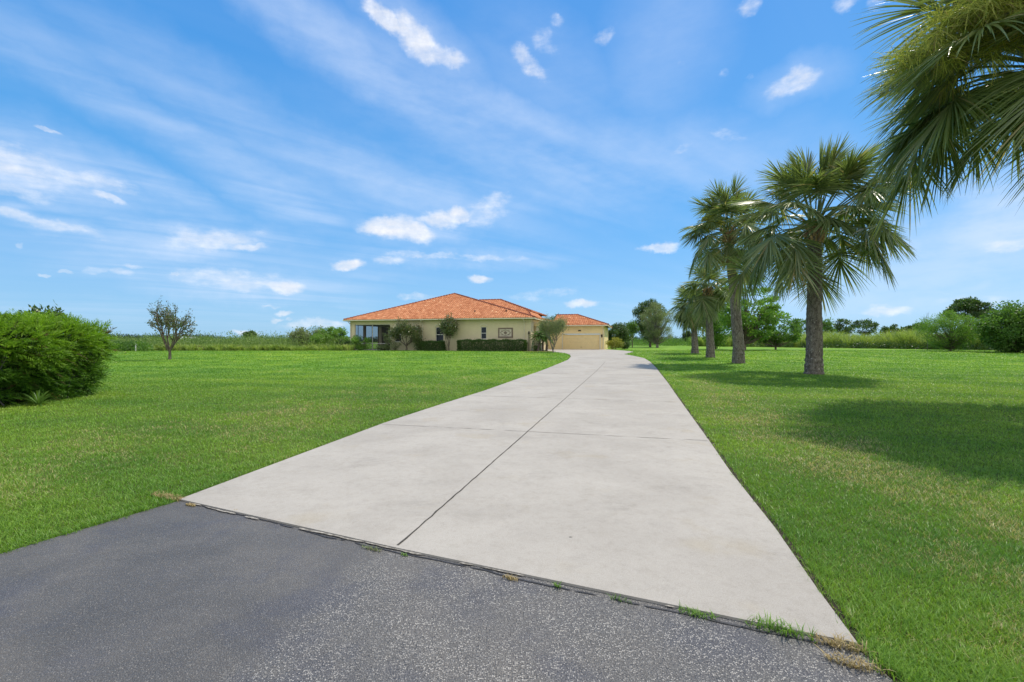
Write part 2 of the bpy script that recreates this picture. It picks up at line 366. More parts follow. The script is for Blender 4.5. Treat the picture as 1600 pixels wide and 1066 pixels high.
M = {}
M['lawn'] = soil_mat(); M['blade'] = blade_mat(); M['concrete'] = concrete_mat(); M['asphalt'] = asphalt_mat()
M['joint'] = plain_mat('joint_filler', (0.055, 0.050, 0.042), 0.9, 0.4, 20)
M['tar'] = plain_mat('tar', (0.035, 0.035, 0.038), 0.6, 0.4, 20)
M['lip'] = plain_mat('weathered_concrete', (0.26, 0.24, 0.205), 0.9, 0.5, 30, 0.5)
M['dirt'] = plain_mat('bare_soil', (0.050, 0.040, 0.026), 0.95, 0.5, 18, 0.8, bd=0.03)
M['palm_trunk'] = bark_mat('palm_bark', (0.080, 0.066, 0.052), (0.230, 0.198, 0.158), (0.52, 0.48, 0.40), 11, 0.4)
M['boots'] = plain_mat('leaf_base', (0.58, 0.38, 0.19), 0.85, 0.45, 9, 0.6, use_tint=(0.24, 0.15, 0.085))
M['bark'] = bark_mat('grey_bark', (0.080, 0.062, 0.045), (0.220, 0.180, 0.135))
M['bark_pale'] = bark_mat('pale_bark', (0.13, 0.12, 0.10), (0.26, 0.24, 0.20))
M['frond'] = leaf_mat('palm_leaf', (0.100, 0.142, 0.042), (0.290, 0.340, 0.125), 0.34, 0.33, 0.6, (0.40, 0.32, 0.15))
M['petiole'] = leaf_mat('palm_stalk', (0.10, 0.14, 0.04), (0.17, 0.20, 0.07), 0.0, 0.5)
M['seed'] = leaf_mat('palm_flower', (0.30, 0.35, 0.06), (0.55, 0.52, 0.14), 0.4, 0.7, 0.2, (0.30, 0.22, 0.12))
M['hedge'] = leaf_mat('fern_hedge_leaf', (0.050, 0.145, 0.016), (0.270, 0.430, 0.030), 0.42, 0.5, 0.25, (0.14, 0.11, 0.04))
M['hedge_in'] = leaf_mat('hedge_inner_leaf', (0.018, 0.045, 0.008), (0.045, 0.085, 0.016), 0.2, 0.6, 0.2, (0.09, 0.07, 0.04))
M['leaf_dark'] = leaf_mat('dark_leaf', (0.045, 0.090, 0.020), (0.100, 0.170, 0.038), 0.25, 0.4, 0.5)
M['leaf_mid'] = leaf_mat('mid_leaf', (0.065, 0.145, 0.024), (0.140, 0.250, 0.042), 0.35, 0.5, 0.4)
M['leaf_bright'] = leaf_mat('bright_leaf', (0.100, 0.210, 0.028), (0.210, 0.350, 0.058), 0.4, 0.5, 0.35)
M['leaf_grey'] = leaf_mat('grey_green_leaf', (0.130, 0.175, 0.070), (0.300, 0.340, 0.170), 0.3, 0.6, 0.3, (0.26, 0.21, 0.14))
M['leaf_magnolia'] = leaf_mat('magnolia_leaf', (0.065, 0.100, 0.032), (0.160, 0.190, 0.070), 0.2, 0.35, 0.6, (0.22, 0.14, 0.07))
M['leaf_yellow'] = leaf_mat('yellow_leaf', (0.20, 0.22, 0.04), (0.36, 0.34, 0.07), 0.35, 0.5)
M['reed'] = leaf_mat('tall_grass', (0.155, 0.240, 0.048), (0.340, 0.400, 0.110), 0.35, 0.6, 0.2, (0.30, 0.27, 0.15))
M['scrub'] = leaf_mat('scrub_leaf', (0.095, 0.165, 0.040), (0.240, 0.310, 0.100), 0.3, 0.6, 0.2)
M['far_leaf'] = leaf_mat('far_leaf', (0.035, 0.060, 0.040), (0.065, 0.095, 0.060), 0.2, 0.7, 0.1)
M['straw'] = leaf_mat('dry_straw', (0.30, 0.22, 0.10), (0.42, 0.34, 0.18), 0.2, 0.8, 0.1)

# ------------------------------------------------------------------ driveway outline (x as a function of y)
left_px = [(600,663),(690,633),(756,612),(820,589),(868.75,570.6),(887.5,562.8),(892,558),(890.6,554.6),(881,552),(865.6,550.4)]
right_px = [(1334.5,1013.6),(1276,925),(1212,831),(1141,740),(1110,694),(1082,654.5),(1062,626.3),(1043,598.5),(1034,587),(1026,576),(1016,566),(1007,560.5),(992,557),(975,554),(990,550.4)]
FL = (-3.31, 4.53)
dl = [(1.80, 2.37), (-0.87, 3.46), FL] + [G(*p) for p in left_px] + [(3.9, 51.5), (4.2, 63.5)]
dr = [(1.80, 2.37)] + [G(*p) for p in right_px] + [(13.0, 50.2), (13.2, 54.5), (12.4, 63.5)]
LY = np.array([p[1] for p in dl]); LX = np.array([p[0] for p in dl])
o_ = np.argsort(LY, kind='stable'); LY, LX = LY[o_], LX[o_]
RY = np.array([p[1] for p in dr]); RX = np.array([p[0] for p in dr]); o_ = np.argsort(RY, kind='stable'); RY, RX = RY[o_], RX[o_]
def in_drive(x, y, m=0.0):
    return (y > 2.37) & (y < 63.5) & (x > np.interp(y, LY, LX)-m) & (x < np.interp(y, RY, RX)+m)
# asphalt: between its left lawn edge and its right edge, in front of the slab
def front_y(x): return np.interp(x, [-3.31, -0.87, 1.74, 3.0], [4.56, 3.48, 2.40, 1.85])
def asph_left(y):  return -3.82 + (y-3.40)*0.455
def asph_right(y): return np.interp(y, [-6, 1.6, 2.4], [2.4, 1.74, 1.80])
def in_asph(x, y, m=0.0):
    return (y < front_y(x)+0.2) & (x > asph_left(y)-m) & (x < asph_right(y)+m)
TH = 0.028
def strip_sheet(name, ys, xl, xr, zoff, mat, kind='structure', nx=2, skirt=0.0, parent=None):
    g = Geo(); n = len(ys); t = np.linspace(0, 1, nx)
    Xs = xl[:, None] + (xr-xl)[:, None]*t; Ys = np.repeat(ys[:, None], nx, 1); Zs = gz(Ys)+zoff
    V = np.stack([Xs, Ys, Zs], -1).reshape(-1, 3)
    i = np.arange(n-1)[:, None]*nx; j = np.arange(nx-1)[None, :]
    g.add(V, np.stack([i+j, i+j+1, i+nx+j+1, i+nx+j], -1).reshape(-1, 4))
    if skirt:
        for X in (xl, xr):
            top = np.stack([X, ys, gz(ys)+zoff], -1); bot = top - [0, 0, skirt]
            V = np.stack([top, bot], 1).reshape(-1, 3); a = np.arange(n-1)*2
            g.add(V, np.stack([a, a+1, a+3, a+2], -1))
    return g.build(name, mat, parent, kind=kind)

ys = np.unique(np.concatenate([[-60, -20, 0], np.arange(20, 54, 1.0), [60, 80, 120, 200, 400, 900, 2500, 6000]]))
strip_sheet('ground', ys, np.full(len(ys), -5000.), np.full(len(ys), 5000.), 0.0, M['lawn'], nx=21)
ys = np.unique(np.concatenate([LY, RY, np.arange(2.37, 63.5, 0.5)]))
drive = strip_sheet('driveway', ys, np.interp(ys, LY, LX), np.interp(ys, RY, RX), TH, M['concrete'], nx=6, skirt=0.06)
g = Geo()   # asphalt sheet
ya = np.linspace(-6, 4.62, 60); xa_l = asph_left(ya)
xs_front = []
for y, xl in zip(ya, xa_l):
    # right limit: where the slab front passes, tucked 0.1 m under it
    xr = float(asph_right(y))
    if y > 2.3: xr = float(np.interp(-(y-0.14), [-4.56, -3.48, -2.40], [-3.31, -0.87, 1.74]))
    xs_front.append(max(xr, xl+0.02))
strip_sheet('asphalt_road', ya, xa_l, np.array(xs_front), 0.012, M['asphalt'], nx=8)

# joints in the slab
d_ = np.array([0.249, 0.968]); n_ = np.array([0.968, -0.249])
def joint(p0, p1, w0, seed, broken=0.0, n=None):
    r = rs(seed); p0 = np.array(p0); p1 = np.array(p1); L = np.linalg.norm(p1-p0)
    n = n or max(6, int(L/0.12)); t = np.linspace(0, 1, n)
    P = p0+(p1-p0)*t[:, None]; per = np.array([-(p1-p0)[1], (p1-p0)[0]])/L
    P = P+per*(r.randn(n, 1)*0.0025)
    wd = w0*(0.75+0.5*r.rand(n))*(np.where(r.rand(n) < broken, 0.15, 1.0) if broken else 1)
    a = P+per*wd[:, None]/2; b = P-per*wd[:, None]/2
    V = np.concatenate([np.c_[a, gz(a[:, 1])+TH+0.003], np.c_[b, gz(b[:, 1])+TH+0.003]])
    i = np.arange(n-1); g = Geo(); g.add(V, np.stack([i, i+n, i+n+1, i+1], -1))
    g.build('slab_joint', M['joint'], drive)
c0 = np.array(G(622, 858)); c1 = np.array(G(945, 566.5))
joint(c0, c1, 0.016, 1)
for i, dd in enumerate((7.9, 12.45, 17.0, 21.6, 26.2, 30.8, 36, 42)):
    C = c0 + d_*((dd-c0[1])/d_[1])
    def clipx(sgn):
        for s in np.arange(0, 9, 0.02):
            q = C+n_*sgn*s
            if not in_drive(q[0], q[1]): return q - n_*sgn*0.04
        return q
    joint(clipx(-1), clipx(1), 0.012+0.005*i, 20+i, 0.33)

# seam between slab and asphalt: tar strip and a weathered concrete lip
def seam(name, off, w0, z, mat, seed, gap=0.0):
    r = rs(seed); n = 140; t = np.linspace(0, 1, n)
    X = -3.22+t*(1.72+3.22); Y = front_y(X)-0.03
    per = np.array([0.41, 0.91]); g = Geo()
    o1 = off + 0.012*np.cumsum(r.randn(n))*0.25; wd = w0*(0.5+r.rand(n)) ; wd = np.convolve(wd, np.ones(4)/4, 'same')
    if gap: wd = wd*(np.convolve(r.rand(n), np.ones(9)/9, 'same') > gap)
    a = np.stack([X, Y], -1)+per*(o1+wd/2)[:, None]; b = np.stack([X, Y], -1)+per*(o1-wd/2)[:, None]
    V = np.concatenate([np.c_[a, np.full(n, z)], np.c_[b, np.full(n, z)]]); i = np.arange(n-1)
    g.add(V, np.stack([i, i+n, i+n+1, i+1], -1)); g.build(name, mat, kind='structure')
seam('tar_seam', -0.002, 0.014, 0.0165, M['tar'], 3, 0.40)
seam('concrete_lip', -0.022, 0.020, 0.0215, M['lip'], 5, 0.52)
# bare soil strips along slab and asphalt edges
ys = np.arange(2.0, 40, 0.25); r = rs(8)
strip_sheet('soil_edge', ys, np.interp(ys, RY, RX)-0.01, np.interp(ys, RY, RX)+0.055+0.03*r.rand(len(ys)), 0.005, M['dirt'])
ys = np.arange(4.6, 40, 0.25)
strip_sheet('soil_edge', ys, np.interp(ys, LY, LX)-0.04-0.02*r.rand(len(ys)), np.interp(ys, LY, LX)+0.01, 0.005, M['dirt'])

# ------------------------------------------------------------------ house frame
TH_D = math.atan2(0.249, 0.968)
H0 = np.array([2.17, 51.5]); PADZ = 0.45
def hw(x, y):                         # house local -> world xy
    return H0 + n_*x + d_*y
def in_house(x, y, m=0.0):
    q = np.stack([x-H0[0], y-H0[1]], -1); lx = q@n_; ly = q@d_
    return ((lx > -23.3-m) & (lx < m) & (ly > -m) & (ly < 26)) | ((lx > -1) & (lx < 7.6+m) & (ly > 11.2-m) & (ly < 24))

# ------------------------------------------------------------------ grass
def grass():
    r = rs(42); g = Geo()
    K = 115000.0; Dmin, Dmax = 1.9, 58.0
    N = int(1.9*K/ (1.0) * 0 + 1150000)
    # D log-uniform gives density ~ 1/D^2 over a sector
    D = np.exp(r.rand(N)*(math.log(Dmax)-math.log(Dmin))+math.log(Dmin))
    a = (r.rand(N)*2-1)*1.28; wide = r.rand(N) < 0.22; a = np.where(wide, np.sign(a)*np.minimum(1.28-0.45*np.log(r.rand(N)+1e-9), 4.0), a); X = D*a; Y = D
    jx = 0.02*np.sin(Y*23+np.sin(Y*61)*1.5)+0.012*r.randn(N)
    k = ~in_drive(X+jx*np.where(X > 0, 0.7, 1.0), Y, -0.0) & ~in_asph(X+jx*1.6-0.015, Y, 0.0) & ~in_house(X, Y, 0.6)
    X, Y, D = X[k], Y[k], D[k]; N = len(X)
    # thin out some blades in clumps
    ph = np.sin(X*7.3+np.sin(Y*5.1)*2)*np.sin(Y*6.7+np.sin(X*4.3)*2)
    H = (0.034+0.024*r.rand(N))*(1+0.25*ph)
    H *= 1+0.9*ss(8, 40, D)*0.6
    edge = np.minimum(np.abs(X-np.interp(Y, RY, RX)), np.abs(X-np.interp(Y, LY, LX)))
    edge = np.where(Y < 4.6, np.minimum(np.abs(X-asph_left(Y)), np.abs(X-np.interp(Y, RY, RX))), edge)
    H *= 1+0.45*np.exp(-edge/0.12)
    edge_c = (in_drive(X, Y, 0.055)) & (r.rand(N) < 0.72)
    Wd = 0.0036*np.maximum(1, D/3.4)*(0.7+0.6*r.rand(N))
    az = r.rand(N)*2*np.pi; lean = 0.25+0.75*r.rand(N)
    dx, dy = np.cos(az)*lean, np.sin(az)*lean
    s = np.array([0, 0.45, 1.0])
    base = np.stack([X, Y, gz(Y)-0.004], -1)
    C = base[:, None, :]+np.stack([dx[:, None]*H[:, None]*(s**1.7), dy[:, None]*H[:, None]*(s**1.7), H[:, None]*(s-0.32*lean[:, None]*s**2)], -1)
    sa = az+np.pi/2+r.randn(N)*0.5
    S = np.stack([np.cos(sa), np.sin(sa), np.zeros(N)], -1)[:, None, :]
    W3 = Wd[:, None]*np.array([0.8, 1.0, 0.12])
    k = ~edge_c
    g.ribbons(C[k], W3[k], S[k], r.rand(N)[k])
    o = g.build('lawn_grass', M['blade'], kind='stuff')
    tag(o, 'mown green lawn with straw coloured patches on both sides of the drive', 'grass')
grass()

# weeds in the seam
def weed(px, py, n, h, spread, mat, label, seed, name='weed_tuft', cat='weed', group='weeds in the drive seam', lean=0.8, elong=1.0):
    x, y = G(px, py); r = rs(seed); g = Geo()
    t = np.clip(r.randn(n), -1.6, 1.6); bx = t*spread*elong; by = -0.45*bx + np.clip(r.randn(n), -1.6, 1.6)*spread*0.3
    H = h*(0.4+0.8*r.rand(n)); az = r.rand(n)*2*np.pi; ln = lean*(0.3+r.rand(n))
    s = np.array([0, 0.3, 0.65, 1.0])
    C = np.stack([bx, by, np.zeros(n)], -1)[:, None, :] + np.stack([np.cos(az)[:, None]*(ln*H)[:, None]*s**1.6, np.sin(az)[:, None]*(ln*H)[:, None]*s**1.6, H[:, None]*(s-0.4*s**2)], -1)
    S = np.stack([-np.sin(az), np.cos(az), 0*az], -1)[:, None, :]
    g.ribbons(C, (0.0045*(0.6+r.rand(n)))[:, None]*np.array([0.8, 1, 0.8, 0.1]), S, r.rand(n))
    o = g.build(name, mat, loc=(x, y, 0.013)); tag(o, label, cat, group)
weed(1215, 990, 170, 0.085, 0.085, M['leaf_bright'], 'longest green grass weed in the slab seam, near the right slab corner', 1)
weed(1090, 966, 90, 0.05, 0.055, M['leaf_bright'], 'green grass weed in the seam just left of the longest weed', 2)
weed(970, 942, 40, 0.035, 0.035, M['leaf_mid'], 'small green weed in the seam between the four-leaf sprig and the clump at right', 3)
weed(871, 921, 26, 0.045, 0.012, M['leaf_bright'], 'tiny upright green sprig in the middle of the slab seam', 4)
weed(797, 908, 70, 0.035, 0.03, M['straw'], 'pale straw green weed in the seam left of the upright sprig', 5)
weed(580, 861, 90, 0.03, 0.05, M['leaf_grey'], 'brownish green weed left of where the centre joint meets the asphalt', 6)
weed(632, 871, 26, 0.03, 0.015, M['leaf_bright'], 'small green weed at the foot of the centre joint', 7)
weed(370, 802, 60, 0.028, 0.035, M['straw'], 'small dry weed in the seam near the left slab corner', 8)
weed(1310, 1015, 130, 0.07, 0.06, M['straw'], 'dry yellow weed clump at the right slab corner', 9)
weed(262, 779, 520, 0.045, 0.10, M['straw'], 'matted dry brown grass clump at the left slab corner beside the lawn', 10, elong=1.3)
weed(298, 792, 160, 0.025, 0.035, M['straw'], 'round reddish brown dry tuft on the asphalt at the left slab corner', 11)
weed(1335, 1045, 120, 0.06, 0.06, M['straw'], 'dry straw tuft between asphalt end and lawn at lower right', 12)

# ------------------------------------------------------------------ palms
def frond(gl, gs, c, phi, theta, Lp, Lb, r, nl, wd, droop=1.0, seg=7):
    d0 = np.array([math.cos(theta)*math.cos(phi), math.cos(theta)*math.sin(phi), math.sin(theta)])
    t = np.linspace(0, 1, 9)[:, None]
    sag = 0.16*Lp*(abs(math.cos(theta))+0.15)*droop
    P = c + d0*Lp*t + np.array([0, 0, -1.])*sag*t**2
    gs.tube(P, np.linspace(0.035, 0.018, 9)*Lb/1.3, 5, t=r.rand())
    ax = unit(P[-1]-P[-2])
    side = unit(np.cross(ax, [0, 0, 1.])) if abs(ax[2]) < 0.97 else np.array([math.sin(phi), -math.cos(phi), 0])
    roll = r.randn()*0.30
    nrm = np.cross(side, ax); side = side*math.cos(roll)+nrm*math.sin(roll)
    # costa
    Lc = 0.42*Lb; m = 10; pts = [P[-1]]; T = [ax]; a = ax
    for i in range(m):
        a = unit(a + np.array([0, 0, -1.])*(0.040+0.060*float(ss(0.35, -0.3, -theta+0.0) if False else ss(-0.45, 0.35, -theta)))*droop); pts.append(pts[-1]+a*Lc/m); T.append(a)
    pts = np.array(pts); T = np.array(T)
    gs.tube(pts, np.linspace(0.016, 0.005, len(pts)), 4, t=r.rand())
    u = np.linspace(0, 1, nl)
    for sg in (-1, 1):
        uu = np.clip(u+r.randn(nl)*0.01, 0, 1)
        st = np.stack([np.interp(uu*0.98, np.linspace(0, 1, m+1), pts[:, i]) for i in range(3)], -1)
        tt = unit(np.stack([np.interp(uu, np.linspace(0, 1, m+1), T[:, i]) for i in range(3)], -1))
        ang = np.radians(112-104*uu**0.85)+r.randn(nl)*0.03
        nn = np.cross(side, tt)
        dr = np.cos(ang)[:, None]*tt + np.sin(ang)[:, None]*sg*side - nn*(0.30*np.sin(ang))[:, None] + r.randn(nl, 3)*0.035
        dr = unit(dr)
        L = Lb*(0.62+0.38*np.sin(np.pi*(0.15+0.6*uu)))*(0.9+0.2*r.rand(nl))
        s = np.linspace(0, 1, seg)
        dz = (0.04+0.24*r.rand(nl))*droop*L*(0.35+np.abs(dr[:, :2]).sum(1)*0.6)
        C = st[:, None, :]+dr[:, None, :]*(L[:, None]*s)[..., None]
        C[..., 2] -= dz[:, None]*s**2.4
        prof = np.interp(s, [0, 0.25, 0.55, 0.8, 1], [0.6, 1, 0.85, 0.45, 0.05])
        S = unit(np.cross(dr, nn)+nn*(r.randn(nl, 1)*0.8))[:, None, :]
        gl.ribbons(C, wd*(0.8+0.4*r.rand(nl))[:, None]*prof, S, np.clip(0.45+0.28*r.randn(nl)+0.0*u, 0, 1))
def plume(g, c, phi, theta, L, r, n=60, wd=0.012, fluff=0.45):
    d0 = np.array([math.cos(theta)*math.cos(phi), math.cos(theta)*math.sin(phi), math.sin(theta)])
    t = np.linspace(0, 1, 14); P = c+d0*L*t[:, None]; P[:, 2] -= 0.47*L*t**2.4
    g.tube(P, np.linspace(0.03, 0.008, 14), 4, t=0.3)
    for k in range(n):
        u = 0.25+0.75*r.rand(); b = np.array([np.interp(u, t, P[:, i]) for i in range(3)])
        dr = unit(r.randn(3)*np.array([1, 1, 0.7])+d0*0.6); Lb = L*0.26*(1.15-u*0.6)*(0.6+0.8*r.rand())
        s = np.linspace(0, 1, 5); C = b+dr*(Lb*s)[:, None]; C[:, 2] -= Lb*0.5*s**2
        m = int(46*fluff/0.45)
        uu = r.rand(m); bb = np.stack([np.interp(uu, s, C[:, i]) for i in range(3)], -1)
        dd = unit(r.randn(m, 3)+dr*0.8); l2 = (0.12+0.16*r.rand(m))*L/2.2
        s3 = np.array([0, 0.5, 1.0])
        CC = bb[:, None, :]+dd[:, None, :]*(l2[:, None]*s3)[..., None]; CC[..., 2] -= 0.35*l2[:, None]*s3**2
        S = unit(np.cross(dd, r.randn(m, 3)))[:, None, :]
        g.ribbons(CC, np.full((m, 3), wd)*np.array([1, 1, 0.6]), S, r.rand(m))
        g.ribbons(C[None], np.full((1, 5), wd*1.4), unit(np.cross(dr, [0, 0, 1.]))[None, None, :], 0.3)
def trunk_mesh(g, P, R_, seed, n=28, m=90, rough=0.05):
    r = rs(seed); P = np.array(P, float); t = np.linspace(0, 1, m); k = np.linspace(0, 1, len(P))
    C = np.stack([np.interp(t, k, P[:, i]) for i in range(3)], -1)
    C[:, 0] += 0.0
    rad = np.interp(t, k, R_)
    z = C[:, 2]; rings = 1+0.028*np.sin(z*28+np.sin(z*3)*2)
    th = np.linspace(0, 2*np.pi, n, endpoint=False)
    rr = rad[:, None]*rings[:, None]*(1+rough*(np.sin(3*th[None]+z[:, None]*2.1)*0.4+r.randn(m, n)*0.6))
    V = np.stack([C[:, 0:1]+rr*np.cos(th), C[:, 1:2]+rr*np.sin(th), np.repeat(z[:, None], n, 1)], -1).reshape(-1, 3)
    i = np.arange(m-1)[:, None]*n; j = np.arange(n)[None]; kk = (j+1) % n
    g.add(V, np.stack([i+j, i+kk, i+n+kk, i+n+j], -1).reshape(-1, 4))
def palm(base, top, rb, rt, Lp, Lb, nf, seed, label, nl=34, wd=0.05, plumes=(), th_lo=-50, th_hi=82, droop=1.0, boots=1.0, dead=0, pw=0.012, holes=()):
    r = rs(seed); t = thing('palm_tree', label, 'palm tree', base, group='palm trees in a row along the drive')
    tp = np.array(top)-np.array(base)
    mid = tp*0.5+np.array([tp[0]*-0.08, 0, 0])
    g = Geo(); trunk_mesh(g, [(0,0,-0.1), (0, 0, 0.12*tp[2])+mid*0*0, mid*0.9+[0,0,0.05*tp[2]], tp*0.85, tp], [rb*1.12, rb*0.92, (rb+rt)/2*0.92, rt, rt*0.95], seed)
    g.build('trunk', M['palm_trunk'], t, smooth=True)
    g = Geo()                                     # old leaf bases
    nb = 46
    for i in range(nb):
        u = i/nb; phi = i*2.39996; z = tp[2]-boots*0.95*(1-u)
        f = np.clip(z/tp[2], 0, 1); cx, cy = tp[0]*f, tp[1]*f
        c = np.array([cx+math.cos(phi)*rt*0.85, cy+math.sin(phi)*rt*0.85, z]); dr = np.array([math.cos(phi)*0.55, math.sin(phi)*0.55, 1.0])
        l = 0.28+0.2*r.rand(); s = np.linspace(0, 1, 4)[:, None]
        C = c+dr*l*s+np.array([math.cos(phi), math.sin(phi), 0])*0.12*l*s**2
        g.tube(C, np.array([0.075, 0.06, 0.045, 0.03])*rt/0.3, 5, t=r.rand())
    g.build('leaf_base', M['boots'], t)
    gl, gs, gd = Geo(), Geo(), Geo()
    for i in range(nf):
        u = (i+0.5)/nf
        theta = R(th_hi+(th_lo-th_hi)*u**0.95)+r.randn()*0.17; phi = i*2.39996+r.randn()*0.25
        if any(abs((phi-h+math.pi) % (2*math.pi)-math.pi) < hw_ and theta < R(hmax) for h, hw_, hmax in holes): continue
        c = tp+np.array([math.cos(phi)*rt*0.5, math.sin(phi)*rt*0.5, 0.25-0.5*u])
        k = 0.82+0.26*r.rand()
        frond(gl, gs, c, phi, theta, Lp*k*(0.70+0.42*r.rand()), Lb*k, r, nl, wd, droop*(0.7+0.55*u))
    gl.build('crown', M['frond'], t); gs.build('leaf_stalks', M['petiole'], t)
    if dead:
        gd2 = Geo(); gd3 = Geo()
        for i in range(dead):
            frond(gd2, gd3, tp+np.array([0, 0, -0.2]), r.rand()*6.28, R(-50-25*r.rand()), Lp*0.6, Lb*0.7, r, nl//2, wd*0.7, 1.3)
        gd2.build('dead_fronds', M['straw'], t)
    if plumes:
        g = Geo()
        for (ph, th, L, n) in plumes: plume(g, tp+np.array([0, 0, 0.1]), ph, th, L, r, n, pw)
        g.build('flower_plume', M['seed'], t)
    return t
b = AT(1272, 21.9)
palm((*b[:2], b[2]), (b[0]+0.05, b[1], 7.15), 0.38, 0.29, 2.45, 1.70, 60, 11, 'large full-crowned palm with thick speckled trunk, nearest trunk in view', 36, 0.062, th_lo=-24, th_hi=84, droop=1.0, dead=2)
b = AT(1154, 30.5)
palm(b, (AT(1138, 30.5)[0], 30.5, 8.9), 0.38, 0.27, 1.8, 1.40, 50, 23, 'tall leaning palm with orange yellow flower plume on the left of its crown', 28, 0.062,
     plumes=[(R(185), R(48), 2.5, 40), (R(170), R(35), 2.2, 30), (R(10), R(48), 2.4, 24)], th_lo=-32, dead=3, pw=0.022)
b = AT(1110, 37)
palm(b, (AT(1108, 37)[0], 37.2, 5.9), 0.34, 0.25, 0.95, 1.35, 34, 31, 'short rounded pale-fronded palm just left of the tall leaning palm', 24, 0.07, th_lo=-62)
b = AT(1086, 44)
palm(b, (AT(1084, 44)[0], 44.2, 5.0), 0.34, 0.25, 0.95, 1.30, 40, 37, 'shortest palm with yellowish drooping crown, farthest along the row', 22, 0.085, th_lo=-66)
palm((13.6, 10.9, 0), (13.2, 10.95, 8.25), 0.40, 0.31, 2.4, 1.8, 96, 53, 'closest palm whose fronds and yellow-green flower plumes fill the upper right corner', 40, 0.050,
     plumes=[(R(192), R(27), 4.7, 62), (R(204), R(31), 4.5, 55), (R(180), R(24), 4.4, 40)], th_lo=-6, dead=0, pw=0.009, droop=0.9)

# ------------------------------------------------------------------ trees and shrubs
def clump_tree(name, label, cat, base, H, crown, n_cl, leaf, lsize, mat, seed, trunk_r=0.12, trunk_h=0.3, bark='bark', cl_r=0.22, group=None,
               flat=0.75, lw=0.45, shell=0.55, lean=(0, 0), limbs=True):
    """crown = (rx, ry, z_low, z_high) relative to base; leaf clumps spread in that volume, each carried by a limb"""
    r = rs(seed); t = thing(name, label, cat, base, group=group)
    rx, ry, z0, z1 = crown
    g = Geo(); tz = trunk_h*H
    top = np.array([lean[0]*0.5, lean[1]*0.5, tz+ (z1-tz)*0.5])
    s = np.linspace(0, 1, 9)[:, None]
    P = np.array([0, 0, -0.1])*(1-s)+top*s+np.c_[np.sin(s*5+seed)*0.04*H*0.3, np.cos(s*4+seed)*0.03*H*0.3, s*0]*s
    g.tube(P, trunk_r*np.linspace(1.15, 0.35, 9), 9, jit=0.05, seed=seed)
    C = []
    while len(C) < n_cl:
        q = r.rand(3)*2-1; m = np.linalg.norm(q)
        if m > 1 or m < shell*r.rand(): continue
        C.append([q[0]*rx+lean[0], q[1]*ry+lean[1], (z0+z1)/2+q[2]*(z1-z0)/2])
    C = np.array(C)
    if limbs:
        for c in C:
            u = np.clip((c[2]-0.1*H)/max(z1, 0.1)*0.8, 0.15, 0.95)
            a = np.array([np.interp(u, s[:, 0], P[:, i]) for i in range(3)])
            k = np.linspace(0, 1, 5)[:, None]; mid = a*(1-k)+c*k; mid[:, 2] -= np.sin(k[:, 0]*np.pi)*0.08*np.linalg.norm(c-a)
            g.tube(mid, trunk_r*np.linspace(0.38, 0.08, 5), 5, cap=False)
    g.build('trunk', M[bark], t, smooth=True)
    gl = Geo(); per = max(1, leaf//n_cl)
    cr = cl_r*(0.6+0.8*r.rand(n_cl))*min(rx, (z1-z0)/2)*1.6
    cc = np.repeat(C, per, 0); rr = np.repeat(cr, per)
    q = r.randn(len(cc), 3); q = unit(q)*(r.rand(len(cc), 1)**0.45)
    Pl = cc+q*rr[:, None]*np.array([1, 1, flat])
    A = unit(q*0.8+r.randn(len(cc), 3)*0.7+[0, 0, 0.25])
    keep = Pl[:, 2] > 0.02; Pl, A = Pl[keep], A[keep]
    tn = np.clip(np.repeat(r.rand(n_cl), per)[keep]*0.4+r.rand(len(Pl))*0.6, 0, 1)
    gl.leaves(Pl, A, lsize*(0.6+0.8*r.rand(len(Pl))), lsize*lw*(0.7+0.6*r.rand(len(Pl))), tn, r)
    gl.build('crown', M[mat], t)
    return t
def grow(g, tips, p, d, L, rad, depth, r, spread, up, nch, segs=4):
    pts = [p]; dd = d.copy()
    for i in range(segs):
        dd = unit(dd+r.randn(3)*0.13+np.array([0, 0, up])); pts.append(pts[-1]+dd*L/segs)
    pts = np.array(pts); g.tube(pts, np.linspace(rad, rad*0.62, segs+1), 6 if rad > 0.02 else 4, cap=False)
    if depth <= 1: tips.append(pts)
    if depth == 0: return
    for k in range(nch):
        u = 0.45+0.55*(k+1)/nch; i = min(segs, max(1, int(round(u*segs))))
        nd = unit(dd+unit(np.cross(dd, r.randn(3)))*spread*(0.6+0.8*r.rand()))
        grow(g, tips, pts[i], nd, L*(0.62+0.2*r.rand()), rad*0.58, depth-1, r, spread, up, nch, segs)
